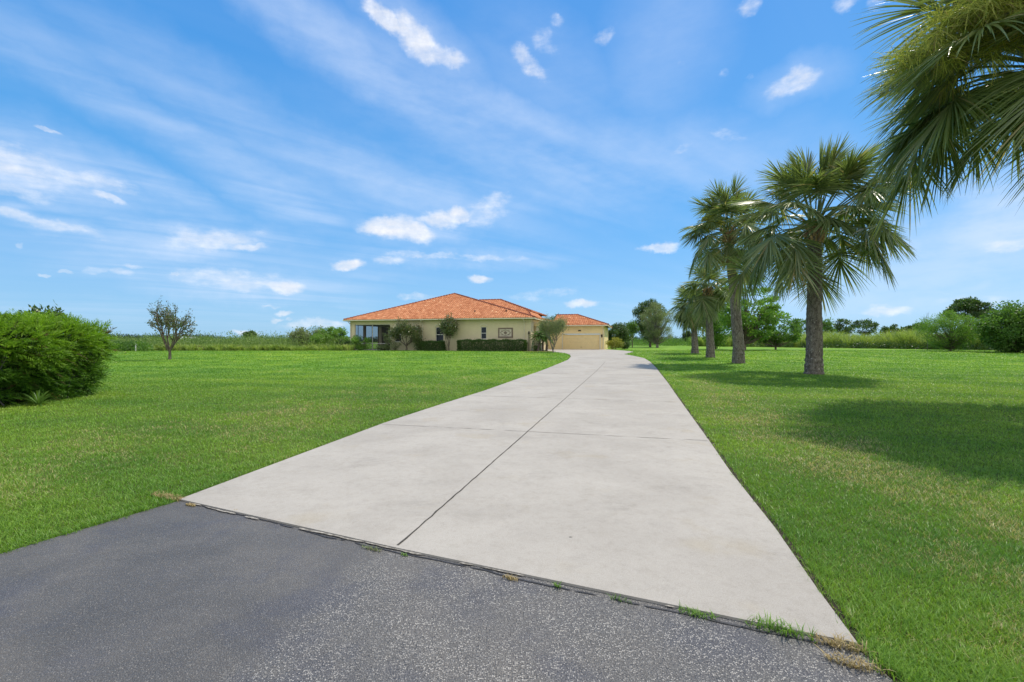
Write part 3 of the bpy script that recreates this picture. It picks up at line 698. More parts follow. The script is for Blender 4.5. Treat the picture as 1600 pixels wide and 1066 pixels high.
def branch_tree(name, label, cat, base, H, seed, mat, leaf_per_tip, lsize, rad=0.09, trunk_f=0.22, spread=0.65, up=0.14, nch=3, depth=4, bark='bark', jitter=0.12,
                group=None, lw=0.4, n0=4, scale_xy=1.0, fill=None):
    r = rs(seed); t = thing(name, label, cat, base, group=group); g = Geo(); tips = []
    th = H*trunk_f
    g.tube(np.array([[0, 0, -0.1], [0.01*H, 0, th*0.5], [0, 0.01*H, th]]), [rad*1.2, rad, rad*0.85], 10, jit=0.04, seed=seed)
    for k in range(n0):
        a = k*2*np.pi/n0+r.rand(); nd = unit(np.array([math.cos(a)*spread, math.sin(a)*spread, 1.0]))
        grow(g, tips, np.array([0, 0, th*(0.85+0.12*k/n0)]), nd, H*0.30, rad*0.6, depth-1, r, spread, up, nch)
    # scale to the wanted height
    zmax = max(v[:, 2].max() for v in g.V); f = (H-th)/(zmax-th)
    def fit(V):
        V = V.copy(); k = np.clip((V[:, 2]-th*0.8)/(zmax-th), 0, 1)
        V[:, 2] = np.where(V[:, 2] > th*0.8, th*0.8+(V[:, 2]-th*0.8)*f, V[:, 2]); V[:, :2] *= scale_xy; return V
    g.V = [fit(v) for v in g.V]; tips = [fit(v) for v in tips]
    g.build('trunk', M[bark], t, smooth=True)
    gl = Geo(); T = np.array(tips); m = len(T)
    if leaf_per_tip:
        n = int(leaf_per_tip*m); ii = r.randint(0, m, n); u = r.rand(n)*(T.shape[1]-1.001); a = u.astype(int); f_ = (u-a)[:, None]
        Pl = T[ii, a]*(1-f_)+T[ii, a+1]*f_+r.randn(n, 3)*jitter; A = unit(T[ii, -1]-T[ii, 0]+r.randn(n, 3)*0.5*np.linalg.norm(T[0, -1]-T[0, 0])+1e-3)
        gl.leaves(Pl, A, lsize*(0.6+0.7*r.rand(n)), lsize*lw, r.rand(n), r); gl.build('crown', M[mat], t)
    return t

# sparse magnolia on the left lawn
b = AT(265, 34.3)
branch_tree('magnolia_tree', 'sparse thinly leaved young magnolia standing alone on the left lawn', 'tree', b, 4.6, 5, 'leaf_magnolia', 10, 0.16, rad=0.16, trunk_f=0.14, spread=0.85, up=0.10, depth=4, n0=6, jitter=0.09, scale_xy=0.60, bark='bark')
# magnolias by the wall
q = hw(-14.9, -1.2)
branch_tree('magnolia_tree', 'broad rounded magnolia in front of the beige wall, right of the screened porch', 'tree', (q[0], q[1], 0.45), 3.75, 7, 'leaf_magnolia', 34, 0.20, rad=0.10, trunk_f=0.14, spread=0.80, up=0.05, depth=4, jitter=0.18, scale_xy=1.0, n0=6)
q = hw(-9.5, -1.2)
branch_tree('magnolia_tree', 'narrow egg-shaped magnolia between the two clipped hedges by the house wall', 'tree', (q[0], q[1], 0.45), 4.2, 9, 'leaf_magnolia', 34, 0.20, rad=0.10, trunk_f=0.10, spread=0.60, up=0.12, depth=4, jitter=0.20, scale_xy=0.58, n0=6)
# airy shrub tree near the garage
b = G(864, 551)
branch_tree('crape_myrtle', 'airy fine-twigged small tree with pinkish tips in front of the garage', 'tree', (b[0], b[1], 0.42), 3.9, 13, 'leaf_grey', 60, 0.09, rad=0.05, trunk_f=0.04, spread=0.55, up=0.12, depth=4, jitter=0.16, scale_xy=1.15, n0=8, bark='bark_pale')

def hedge_box(name, label, x0, x1, y0, y1, h, n, seed, mat='leaf_dark', ls=0.10, base=None, rz=0, group=None, cat='hedge'):
    r = rs(seed); t = thing(name, label, cat, base, rz, group)
    g = Geo(); P = r.rand(n, 3); f = r.randint(0, 5, n)
    P = np.where(r.rand(n, 1) < 0.75, np.stack([np.where(f == 0, 0, np.where(f == 1, 1, P[:, 0])), np.where(f == 2, 0, np.where(f == 3, 1, P[:, 1])), np.where(f == 4, 1, P[:, 2])], -1), P)
    sz = np.array([x1-x0, y1-y0, h]); Q = P*sz+[x0, y0, 0.02]
    Q += r.randn(n, 3)*0.05+np.stack([np.sin(Q[:, 0]*3+Q[:, 2]*4)*0.04, np.sin(Q[:, 0]*2.3)*0.05, np.sin(Q[:, 0]*4.1)*0.05], -1)
    A = unit((P-0.5)*[1, 1, 1.2]+r.randn(n, 3)*0.5+[0, 0, 0.3])
    g.leaves(Q, A, ls*(0.6+0.8*r.rand(n)), ls*0.5, r.rand(n), r)
    g.build('foliage', M[mat], t)
    g = Geo()
    for k in range(max(3, int((x1-x0)/0.5))):
        xx = x0+0.25+k*0.5; g.tube([(xx, (y0+y1)/2, -0.05), (xx+0.05, (y0+y1)/2, h*0.5), (xx-0.08, (y0+y1)/2+0.1, h*0.85)], [0.03, 0.02, 0.008], 5)
    g.build('stems', M['bark'], t)
    return t
base_w = (H0[0], H0[1], PADZ)
hedge_box('hedge', 'long low clipped hedge along the wall under the tile medallion', -8.25, -0.45, -1.45, -0.55, 1.16, 15000, 3, base=base_w, rz=-TH_D, group='clipped hedges along the wall', ls=0.13)
hedge_box('hedge', 'short clipped hedge under the middle window of the long wall', -13.35, -10.3, -1.45, -0.6, 1.0, 7000, 4, base=base_w, rz=-TH_D, group='clipped hedges along the wall', ls=0.13)
# shrubs round the porch
def bush(label, px, D, rx, h, n, mat, seed, ls=0.16, name='shrub', group=None, low=0.0, cl=26, clr=0.3, lw=0.45, cat='shrub', z=None, flat=0.8):
    b = AT(px, D)
    return clump_tree(name, label, cat, b, h, (rx, rx*0.8, low, h*0.95), cl, n, ls, mat, seed, trunk_r=0.05, trunk_h=0.1, cl_r=clr, lw=lw, group=group, flat=flat, shell=0.3)
bush('dark round bush at the left corner of the porch', 537, 56.5, 0.95, 1.35, 4500, 'leaf_dark', 41, 0.13)
bush('bright green feathery bush in front of the porch screens', 562, 55.3, 1.3, 1.9, 2600, 'leaf_bright', 42, 0.16, clr=0.25, cl=30)
bush('sparse shrub by the right porch pillar', 606, 54.8, 0.7, 2.3, 1200, 'leaf_grey', 43, 0.14, clr=0.2, cl=26)
bush('low grey shrub under the porch screens', 597, 54.6, 0.8, 0.75, 1100, 'leaf_grey', 44, 0.14)
bush('bare twiggy shrub between the porch pillar and the broad magnolia', 618, 54.2, 0.7, 1.2, 700, 'leaf_grey', 45, 0.12)
# house corner planting
def small_palm(px, D, h, seed, label):
    b = AT(px, D); r = rs(seed); t = thing('pygmy_palm', label, 'palm', b, group='small palms by the house corner')
    g = Geo(); P = np.array([(0, 0, -0.05), (0.12*r.randn(), 0, h*0.5), (0.3*r.randn(), 0.1, h)]); g.tube(P, [0.13, 0.11, 0.12], 9, jit=0.08, seed=seed)
    g.build('trunk', M['bark'], t)
    gl = Geo()
    for i in range(22):
        ph = i*2.4; th = R(70-100*i/22); d0 = np.array([math.cos(ph)*math.cos(th), math.sin(ph)*math.cos(th), math.sin(th)]); L = 1.25
        s = np.linspace(0, 1, 10); C = P[-1]+d0*L*s[:, None]; C[:, 2] -= 0.5*s**2*L
        ax = unit(np.gradient(C, axis=0)); n = 60; u = r.rand(n)*0.85+0.15
        st = np.stack([np.interp(u, s, C[:, k]) for k in range(3)], -1); tt = np.stack([np.interp(u, s, ax[:, k]) for k in range(3)], -1)
        sd = unit(np.cross(tt, [0, 0, 1.]))*np.where(r.rand(n) < 0.5, -1, 1)[:, None]
        gl.leaves(st, unit(sd+tt*0.6+[0, 0, -0.15]), 0.34*np.sin(np.pi*(0.12+0.8*u)), 0.05, r.rand(n), r)
    gl.build('crown', M['leaf_mid'], t)
small_palm(840, 50.6, 1.75, 3, 'small feather palm with curved trunk nearest the house corner')
small_palm(848, 50.9, 1.9, 4, 'middle small feather palm behind the airy tree')
small_palm(854, 51.2, 1.6, 5, 'right-hand small feather palm, leaning right behind the airy tree')
bush('low green shrub at the foot of the small palms', 838, 50.9, 0.45, 0.7, 800, 'leaf_mid', 46, 0.10)
# mulch bed
def bed(name, pts, mat, z):
    import mathutils
    g = Geo(); V = [(x, y, float(gz(y))+z) for x, y in pts]; c = np.mean(V, 0); n = len(V)
    g.add(np.vstack([V, c]), [(i, (i+1) % n, n) for i in range(n)]); return g.build(name, mat, kind='structure')
M['mulch'] = plain_mat('mulch', (0.17, 0.07, 0.045), 0.95, 0.5, 25, 0.8)
pts = [(2.0+1.9*math.cos(a)+0.9, 49.9+1.5*math.sin(a)) for a in np.linspace(0, 2*np.pi, 20, endpoint=False)]
bed('mulch_bed', pts, M['mulch'], 0.04)

# right of the garage
bush('yellow green bush at the right corner of the garage', 962, 62.5, 1.25, 1.5, 2600, 'leaf_yellow', 51, 0.17, clr=0.35)
bush('low dark shrub between the yellow bush and the lawn', 976, 63, 0.85, 1.1, 2200, 'leaf_dark', 52, 0.15)
b = AT(966, 74)
clump_tree('dark_tree', 'dark dense rounded tree just right of the garage roof', 'tree', b, 4.3, (2.0, 1.8, 0.3, 4.1), 60, 11000, 0.24, 'leaf_dark', 53, 0.14, 0.1, cl_r=0.24)
b = AT(988, 80)
clump_tree('slender_tree', 'slim small-headed tree between the dark tree and the grey-green tree', 'tree', b, 4.6, (0.95, 0.9, 2.4, 4.5), 22, 2200, 0.3, 'leaf_mid', 54, 0.09, 0.5, cl_r=0.35)
b = AT(1027, 78)
clump_tree('feathery_tree', 'large grey-green feathery tree right of the garage, oval crown', 'tree', b, 8.0, (2.9, 2.5, 0.8, 7.9), 110, 17000, 0.20, 'leaf_grey', 55, 0.22, 0.15, 'bark_pale', cl_r=0.15, lw=0.28)
b = AT(1016, 86)
clump_tree('tall_dark_tree', 'dark green tree showing behind the grey-green feathery tree', 'tree', b, 9.0, (2.9, 2.2, 1.0, 8.9), 60, 12000, 0.30, 'leaf_dark', 56, 0.2, 0.2, cl_r=0.2)

# leafy tree behind the palms
b = AT(1163, 56)
clump_tree('leafy_tree', 'broad bright leafy tree with open layered branches behind the palms', 'tree', b, 10.0, (4.2, 3.4, 1.0, 9.5), 75, 9500, 0.33, 'leaf_bright', 61, 0.20, 0.2, cl_r=0.135, flat=0.42, lw=0.5, shell=0.6, lean=(0.3, 0))
b = AT(1212, 60)
clump_tree('leafy_tree', 'low spreading leafy tree right of the open layered tree', 'tree', b, 4.2, (3.6, 2.5, 0.8, 3.9), 48, 5200, 0.30, 'leaf_mid', 62, 0.12, 0.2, cl_r=0.2, flat=0.5)
b = AT(1118, 64)
clump_tree('leafy_tree', 'yellowish green leafy tree just behind the short palms', 'tree', b, 5.6, (2.4, 2.2, 0.6, 5.5), 45, 7000, 0.30, 'leaf_bright', 63, 0.12, 0.2, cl_r=0.22)
for px, top, wpx, sd, mt, lab in [(1250, 495, 17, 1, 'leaf_mid', 'thin-headed distant tree left of the thick palm trunk, beyond the tall grass'),
                         (1291, 499, 14, 2, 'leaf_mid', 'bright distant tree just right of the thick palm trunk'),
                         (1318, 499, 15, 3, 'leaf_dark', 'distant tree second to the right of the thick palm trunk, open crown'),
                         (1350, 497, 20, 4, 'leaf_dark', 'widest rounded distant tree, third right of the thick palm trunk'),
                         (1393, 507, 15, 5, 'leaf_dark', 'left one of two low dark trees in the gap of the skyline at right'),
                         (1420, 508, 12, 6, 'leaf_dark', 'right one of two low dark trees in the gap of the skyline at right'),
                         (1438, 505, 14, 7, 'leaf_dark', 'low dark distant tree at the left foot of the dead bare branch'),
                         (1075, 519, 9, 8, 'far_leaf', 'small distant tree seen between the oval tree and the farthest palm')]:
    D = 118.0; b = AT(px, D); H = ZP(top, D)-0.45; rx = 0.85*wpx/F*D
    clump_tree('distant_tree', lab, 'tree', b, H, (rx, rx*0.9, H*0.35, H*0.97), 26, 2000, 0.46, mt, 70+sd, 0.16, 0.4, cl_r=0.24, flat=0.5, group='distant trees beyond the tall grass')
# right hand shrubs
b = AT(1485, 51)
clump_tree('willowy_shrub', 'tall pale green feathery shrub in front of the tall grass at right', 'shrub', b, 4.6, (3.0, 2.2, 0.2, 4.5), 110, 20000, 0.19, 'leaf_bright', 81, 0.10, 0.1, cl_r=0.17, lw=0.22)
b = AT(1512, 62)
clump_tree('dark_topped_tree', 'dark flat-topped tree rising behind the pale feathery shrub', 'tree', b, 6.9, (2.4, 2.0, 3.4, 6.7), 40, 7000, 0.30, 'leaf_dark', 82, 0.16, 0.4, cl_r=0.25, flat=0.5)
b = AT(1588, 46)
clump_tree('big_shrub', 'broad glossy green shrub with dark base at the right edge', 'shrub', b, 5.2, (3.3, 2.4, 0.1, 4.7), 130, 26000, 0.24, 'leaf_mid', 83, 0.14, 0.1, cl_r=0.19)
b = AT(1655, 44)
clump_tree('big_shrub', 'large leafy shrub cut off by the right edge of the photo', 'shrub', b, 4.8, (3.0, 2.4, 0.1, 4.6), 90, 16000, 0.24, 'leaf_mid', 84, 0.14, 0.1, cl_r=0.22)
b = AT(1449, 54)
branch_tree('dead_shrub', 'bare grey dead branches left of the pale feathery shrub', 'shrub', b, 4.6, 19, 'leaf_grey', 0, 0.1, rad=0.05, trunk_f=0.3, spread=0.35, up=0.1, depth=3, n0=2, bark='bark_pale', scale_xy=0.6)

# left side
b = AT(478, 62)
clump_tree('dark_bush', 'dark grey-green small tree left of the bright bushes by the porch', 'tree', b, 2.9, (2.2, 1.6, 0.2, 2.8), 40, 6500, 0.2, 'leaf_grey', 91, 0.08, 0.2, cl_r=0.25)
bush('sparse taller bush behind the dark grey-green tree', 492, 66, 2.0, 3.3, 2600, 'leaf_grey', 92, 0.2, cl=34, clr=0.22)
bush('largest bright green bush left of the porch', 522, 62, 2.6, 3.2, 9000, 'leaf_bright', 93, 0.2, cl=60, clr=0.2)
bush('lower bright green bush at the left of the bright group', 503, 60, 1.8, 2.2, 5000, 'leaf_bright', 94, 0.2, cl=40, clr=0.22)
b = AT(389, 150)
clump_tree('distant_tree', 'lone rounded distant tree poking above the scrub left of the house', 'tree', b, 4.6, (2.2, 2.0, 1.4, 4.5), 20, 2400, 0.5, 'leaf_dark', 95, 0.2, 0.3, cl_r=0.3, group='distant trees left')
b = AT(873, 92)
clump_tree('distant_tree', 'dark tree top peeking over the garage ridge', 'tree', b, 6.6, (1.9, 1.8, 2.0, 6.5), 24, 2600, 0.4, 'leaf_dark', 96, 0.2, 0.3, cl_r=0.3, group='distant trees left')

# scrub belt on the left, cane belt in the middle, tall grass on the right, far woods: uncountable masses
def mounds(name, label, cat, n, fn, leaf, ls, mat, seed, lw=0.4, up=0.3):
    r = rs(seed); g = Geo(); X, Y, H, Rr = fn(r, n)
    cc = np.repeat(np.stack([X, Y, gz(Y)], -1), leaf, 0); hh = np.repeat(H, leaf); rr = np.repeat(Rr, leaf); m = len(cc)
    q = unit(r.randn(m, 3))*(r.rand(m, 1)**0.35); q[:, 2] = np.abs(q[:, 2])
    P = cc+np.stack([q[:, 0]*rr, q[:, 1]*rr, q[:, 2]*hh], -1); A = unit(q+r.randn(m, 3)*0.6+[0, 0, up])
    tn = np.clip(np.repeat(r.rand(n), leaf)*0.55+r.rand(m)*0.45, 0, 1)
    g.leaves(P, A, ls*(0.5+r.rand(m)), ls*lw, tn, r)
    return tag(g.build(name, M[mat], kind='stuff'), label, cat)
def lf(r, n):
    D = 54+34*r.rand(n)**0.8; px = -260+800*r.rand(n)
    near = (px < 210); D = np.where(near, D-3, D)
    H = 1.25+0.6*r.rand(n)+1.3*r.rand(n)**5+0.25*ss(54, 88, D); return (px-800)/F*D, D, H, 0.9+0.9*r.rand(n)
mounds('field_scrub', 'pale green wild scrub along the far edge of the left lawn', 'scrub', 1000, lf, 110, 0.24, 'scrub', 5)
def lf0(r, n):
    D = 50+5*r.rand(n); px = 150+80*r.rand(n); return (px-800)/F*D, D, 0.85+0.4*r.rand(n), 0.5+0.3*r.rand(n)
mounds('leafy_ground_cover', 'dark green leafy growth right behind the fern-like hedge at the lawn edge', 'ground cover', 40, lf0, 140, 0.2, 'leaf_mid', 6, lw=0.7)
def mf(r, n):
    D = 96+30*r.rand(n); px = 940+300*r.rand(n); return (px-800)/F*D, D, 1.5+0.8*r.rand(n), 1.2+r.rand(n)
mounds('cane_belt', 'green cane-like growth at the far end of the lawn behind the palms', 'scrub', 240, mf, 120, 0.34, 'leaf_mid', 7, lw=0.25, up=0.9)
def far(lo, hi, D0, D1, h0, h1):
    def f(r, n):
        D = D0+(D1-D0)*r.rand(n); px = lo+(hi-lo)*r.rand(n); return (px-800)/F*D, D, h0+(h1-h0)*r.rand(n), 6+7*r.rand(n)
    return f
mounds('far_woods', 'dark line of far-off woods on the left horizon', 'woods', 300, far(-400, 330, 360, 420, 5.0, 7.2), 260, 1.1, 'far_leaf', 8)
mounds('far_woods', 'low dark far-off woods along the horizon behind the trees and tall grass', 'woods', 420, far(300, 2300, 380, 450, 2.5, 5.5), 140, 1.3, 'far_leaf', 9)

def reeds(name, label, n_cl, per, fn, mat, seed, wd=0.07):
    r = rs(seed); g = Geo(); X, Y, H, Rr = fn(r, n_cl); m = n_cl*per
    rep = lambda a: np.repeat(a, per)
    az = r.rand(m)*2*np.pi; q = r.rand(m)**0.7
    bx = rep(X)+np.cos(az)*q*rep(Rr)*0.55; by = rep(Y)+np.sin(az)*q*rep(Rr)*0.55
    h = rep(H)*(0.55+0.5*r.rand(m)); ln = (0.25+0.55*r.rand(m)); az = az+r.randn(m)*0.5
    s = np.array([0, 0.35, 0.7, 1.0])
    C = np.stack([bx, by, gz(by)], -1)[:, None, :]+np.stack([np.cos(az)[:, None]*(ln*h)[:, None]*s**2, np.sin(az)[:, None]*(ln*h)[:, None]*s**2, h[:, None]*(s-0.28*ln[:, None]*s**2.5)], -1)
    sa = az+np.pi/2+r.randn(m)*0.6; S = np.stack([np.cos(sa), np.sin(sa), 0*sa], -1)[:, None, :]
    g.ribbons(C, (wd*(0.6+0.8*r.rand(m)))[:, None]*np.array([0.8, 1, 0.8, 0.15]), S, np.clip(rep(r.rand(n_cl))*0.5+r.rand(m)*0.5, 0, 1))
    return tag(g.build(name, M[mat], kind='stuff'), label, 'tall grass')
def lawn_end(px): return np.interp(px, [980, 1090, 1270, 1400, 1500, 1600, 1800], [100, 96, 76, 66, 58, 52, 48])
def rg(r, n):
    px = 1085+1100*r.rand(n); D = lawn_end(px)+22*r.rand(n)**0.9+1.0
    return (px-800)/F*D, D, 2.0+1.4*r.rand(n)+0.45*np.sin(px*0.05), 0.9+0.9*r.rand(n)
reeds('tall_grass', 'belt of tall arching pale green grass behind the right lawn', 960, 95, rg, 'reed', 15, 0.075)
def rl(r, n):
    px = 225+330*r.rand(n); D = 53+5*r.rand(n); return (px-800)/F*D, D, 0.45+0.6*r.rand(n), 0.5+0.4*r.rand(n)
reeds('rough_grass', 'fringe of unmown pale grass where the left lawn meets the scrub', 190, 60, rl, 'reed', 16, 0.06)
def rd(r, n):
    px = 1150+1000*r.rand(n); D = lawn_end(px)+0.6*r.rand(n); return (px-800)/F*D, D, 0.8+0.5*r.rand(n), 0.6+0.3*r.rand(n)
mounds('dark_ground_cover', 'dark leafy growth at the foot of the tall grass', 'ground cover', 190, rd, 90, 0.24, 'leaf_dark', 17)

# ------------------------------------------------------------------ big fern-like hedge at the left edge
def big_hedge():
    x0, x1, y0, y1, h = -16.8, -11.95, 10.1, 13.9, 2.0
    t = thing('fern_hedge', 'large bright green fern-leaved hedge at the left edge of the lawn', 'hedge', ((x0+x1)/2, (y0+y1)/2, 0))
    cx, cy = (x0+x1)/2, (y0+y1)/2; r = rs(77)
    def surf(n, inset, jit):
        # superellipsoid-like rounded block
        q = unit(r.randn(n, 3)); q[:, 2] = np.abs(q[:, 2])*1.0
        p = 9.0; k = (np.abs(q[:, 0])**p+np.abs(q[:, 1])**p+np.abs(q[:, 2])**p)**(-1/p)
        S = q*k[:, None]; hx, hy = (x1-x0)/2, (y1-y0)/2
        lump = 1+0.05*np.sin(S[:, 0]*9+S[:, 2]*5)+0.05*np.sin(S[:, 1]*8+2*S[:, 2]*3)
        und = 1-0.20*(1-ss(0.0, 0.70, S[:, 2]))
        P = np.stack([S[:, 0]*hx*lump*und, S[:, 1]*hy*lump*und, S[:, 2]*h*(0.97+0.03*lump)], -1)
        P = P*(1-inset*r.rand(n, 1)); P += r.randn(n, 3)*jit
        nrm = unit(np.sign(S)*np.abs(S)**(p-1)*[1/hx, 1/hy, 1/h]); return P, nrm
    def sprays(n, inset, jit, L, k, lw, mat, name, drop=0.0, tintlo=0.0):
        P, nr = surf(n, inset, jit)
        if drop:   # bare gaps low down
            gap = np.sin(P[:, 0]*2.9+P[:, 2]*3.1+1)*np.sin(P[:, 1]*2.7+P[:, 2]*4.3)+0.5*np.sin(P[:, 0]*7+P[:, 1]*6+P[:, 2]*8)
            keep = (gap + 1.5*(P[:, 2]/h-0.55) > -drop) | (r.rand(n) < 0.25); P, nr = P[keep], nr[keep]
        n = len(P)
        A = unit(nr*0.9+r.randn(n, 3)*0.45+np.array([0, 0, 0.15])+np.stack([0*P[:, 0], 0*P[:, 0], 0.9*ss(0.75*h, h, P[:, 2])], -1))
        Ls = L*(0.6+0.8*r.rand(n)); sd = unit(np.cross(A, r.randn(n, 3)*[0.5, 0.5, 1]))
        u = np.linspace(0.1, 1.0, k)
        st = P[:, None, :]+A[:, None, :]*(Ls[:, None]*u)[..., None]; st[..., 2] -= 0.22*Ls[:, None]*u**2
        sg = np.where(np.arange(k) % 2 == 0, 1.0, -1.0)[None, :, None]
        dd = unit(sd[:, None, :]*sg+A[:, None, :]*0.9+r.randn(n, k, 3)*0.12)
        ll = Ls[:, None]*0.36*(1.1-0.75*u)
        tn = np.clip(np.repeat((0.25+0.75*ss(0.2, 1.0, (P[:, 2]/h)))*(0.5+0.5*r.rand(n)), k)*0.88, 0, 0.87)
        dead = np.repeat(r.rand(n) < 0.03, k); tn = np.where(dead, 1.0, tn)
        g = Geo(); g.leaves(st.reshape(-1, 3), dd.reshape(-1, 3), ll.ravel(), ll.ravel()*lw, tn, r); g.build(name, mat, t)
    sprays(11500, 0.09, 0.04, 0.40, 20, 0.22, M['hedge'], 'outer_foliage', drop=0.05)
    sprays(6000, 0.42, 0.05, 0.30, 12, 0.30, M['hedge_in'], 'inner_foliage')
    g = Geo()
    for i in range(260):
        q = np.array([(r.rand()*2-1)*2.1, (r.rand()*2-1)*1.7, 0]); e = q*1.08+np.array([r.randn()*0.3, r.randn()*0.3, 0.7+1.2*r.rand()])
        if i > 120:
            P, nr = surf(1, 0.02, 0.0); e = P[0]; q = e*0.75; 
        e = np.clip(e, [-2.3, -1.6, 0.05], [2.3, 1.6, 1.95]); k = np.linspace(0, 1, 5)[:, None]; C = q*(1-k)+e*k+r.randn(5, 3)*0.03; g.tube(C, np.linspace(0.018, 0.005, 5), 4, cap=False)
    g.build('branches', M['bark_pale'], t)
big_hedge()
def strap_plant(px, D, label, seed, n=70, L=0.8, mat='leaf_mid', name='strap_plant'):
    b = AT(px, D); r = rs(seed); g = Geo(); az = r.rand(n)*6.28; th = R(15)+r.rand(n)*R(60); l = L*(0.6+0.5*r.rand(n)); s = np.linspace(0, 1, 6)
    d = np.stack([np.cos(az)*np.cos(th), np.sin(az)*np.cos(th), np.sin(th)], -1)
    C = d[:, None, :]*(l[:, None]*s)[..., None]; C[..., 2] -= 0.45*l[:, None]*s**2.2; C[..., 2] = np.maximum(C[..., 2], 0.01)
    S = np.stack([-np.sin(az), np.cos(az), 0*az], -1)[:, None, :]
    g.ribbons(C, 0.022*np.ones((n, 1))*np.array([0.8, 1, 1, 0.8, 0.5, 0.1]), S, r.rand(n))
    tag(g.build(name, M[mat], loc=b), label, 'plant')
strap_plant(60, 11.3, 'tuft of long strap-shaped leaves at the foot of the fern-like hedge', 3)
b = AT(30, 19)
branch_tree('dark_sapling', 'dark leafy sapling tips showing above the left end of the hedge', 'tree', b, 3.0, 25, 'leaf_dark', 7, 0.16, rad=0.05, trunk_f=0.15, spread=0.7, up=0.08, depth=4, jitter=0.06, lw=0.5)
b = AT(72, 19)
branch_tree('dark_sapling', 'taller dark sapling tip showing above the middle of the hedge', 'tree', b, 3.15, 26, 'leaf_dark', 7, 0.16, rad=0.05, trunk_f=0.15, spread=0.45, up=0.14, depth=4, jitter=0.06, lw=0.5, scale_xy=0.6)
# white marker post and far farm shed
M['white'] = plain_mat('white_paint', (0.72, 0.72, 0.70), 0.5, 0.06, 4, 0.1)
b = AT(212, 50); g = Geo(); g.tube([(0, 0, -0.1), (0, 0, 0.55), (0, 0, 0.78)], [0.05, 0.05, 0.048], 10); g.tube([(0, 0, 0.78), (0, 0, 0.82)], [0.065, 0.04], 10)
tag(g.build('marker_post', M['white'], loc=b), 'thin white post at the far lawn edge left of the magnolia', 'post')
b = AT(284, 240); t = thing('farm_shed', 'low white farm building far off behind the lone magnolia', 'building', b)
g = Geo(); g.box(-4, 0, 0, 4, 8, 2.4)
g.build('wall', M['white'], t)
M['shedroof'] = plain_mat('shed_roof', (0.45, 0.47, 0.50), 0.5, 0.1, 1)
g = Geo(); g.add([(-4.3, -0.3, 2.42), (4.3, -0.3, 2.42), (4.3, 8.3, 2.42), (-4.3, 8.3, 2.42), (-4.3, 4, 3.4), (4.3, 4, 3.4)], [(0, 1, 5, 4), (2, 3, 4, 5)]); g.add([(-4.3, -0.3, 2.42), (-4.3, 8.3, 2.42), (-4.3, 4, 3.4), (4.3, -0.3, 2.42), (4.3, 8.3, 2.42), (4.3, 4, 3.4)], [(0, 1, 2), (3, 5, 4)])
g.build('roof', M['shedroof'], t)

# ------------------------------------------------------------------ the house
M['stucco'] = plain_mat('olive_stucco', (0.62, 0.53, 0.345), 0.9, 0.05, 1.2, 0.25, 0.1)
M['stucco_y'] = plain_mat('yellow_stucco', (0.83, 0.65, 0.34), 0.9, 0.05, 1.2, 0.2, 0.1)
M['trim'] = plain_mat('cream_trim', (0.66, 0.60, 0.44), 0.6, 0.05, 3, 0.1)
M['door'] = plain_mat('garage_door_paint', (0.78, 0.60, 0.30), 0.5, 0.04, 2, 0.05)
M['bronze'] = plain_mat('dark_bronze', (0.035, 0.028, 0.022), 0.5, 0.2, 10, 0.05)
M['winframe'] = plain_mat('window_frame_paint', (0.62, 0.60, 0.54), 0.4, 0.05, 4, 0.05)
M['stone'] = plain_mat('stacked_stone', (0.36, 0.31, 0.25), 0.9, 0.5, 9, 0.8, bd=0.03)
M['floor'] = plain_mat('porch_floor', (0.35, 0.32, 0.28), 0.8, 0.1, 3)
M['interior'] = plain_mat('porch_interior', (0.20, 0.17, 0.13), 0.9, 0.1, 3)
def glass_mat():
    m, k, o = newmat('window_glass'); p = principled(k, (0.006, 0.008, 0.012), 0.08, 0.35); k.l(p.outputs[0], o.inputs[0]); return m
M['glass'] = glass_mat()
def screen_mat():
    m, k, o = newmat('insect_screen'); tr = k.n('ShaderNodeBsdfTransparent'); df = k.n('ShaderNodeBsdfDiffuse'); df.inputs[0].default_value = (0.05, 0.05, 0.055, 1)
    mx = k.n('ShaderNodeMixShader'); mx.inputs[0].default_value = 0.38; k.l(tr.outputs[0], mx.inputs[1]); k.l(df.outputs[0], mx.inputs[2]); k.l(mx.outputs[0], o.inputs[0]); return m
M['screen'] = screen_mat()
def tile_mat():
    m, k, o = newmat('clay_tile'); t = tint(k); p3 = k.n('ShaderNodeTexCoord').outputs['Object']
    c = k.mix(t, (0.420, 0.152, 0.062), (0.610, 0.272, 0.130))
    c = k.mix(k.rng(t, 0.95, 0.99, 0, 0.6), c, (0.80, 0.48, 0.26))
    c = k.mix(k.rng(k.noise(p3, 1.5, 5), 0.5, 0.75, 0, 0.4), c, (0.40, 0.135, 0.055))
    p = principled(k, c, 0.8, 0.2, bump(k, k.noise(p3, 30, 3), 0.2, 0.01)); k.l(p.outputs[0], o.inputs[0]); return m
M['tile'] = tile_mat()
M['ridge'] = plain_mat('ridge_tile', (0.23, 0.075, 0.045), 0.85, 0.4, 3, 0.4)
M['under'] = plain_mat('roof_underlay', (0.16, 0.05, 0.028), 0.9, 0.2, 3)

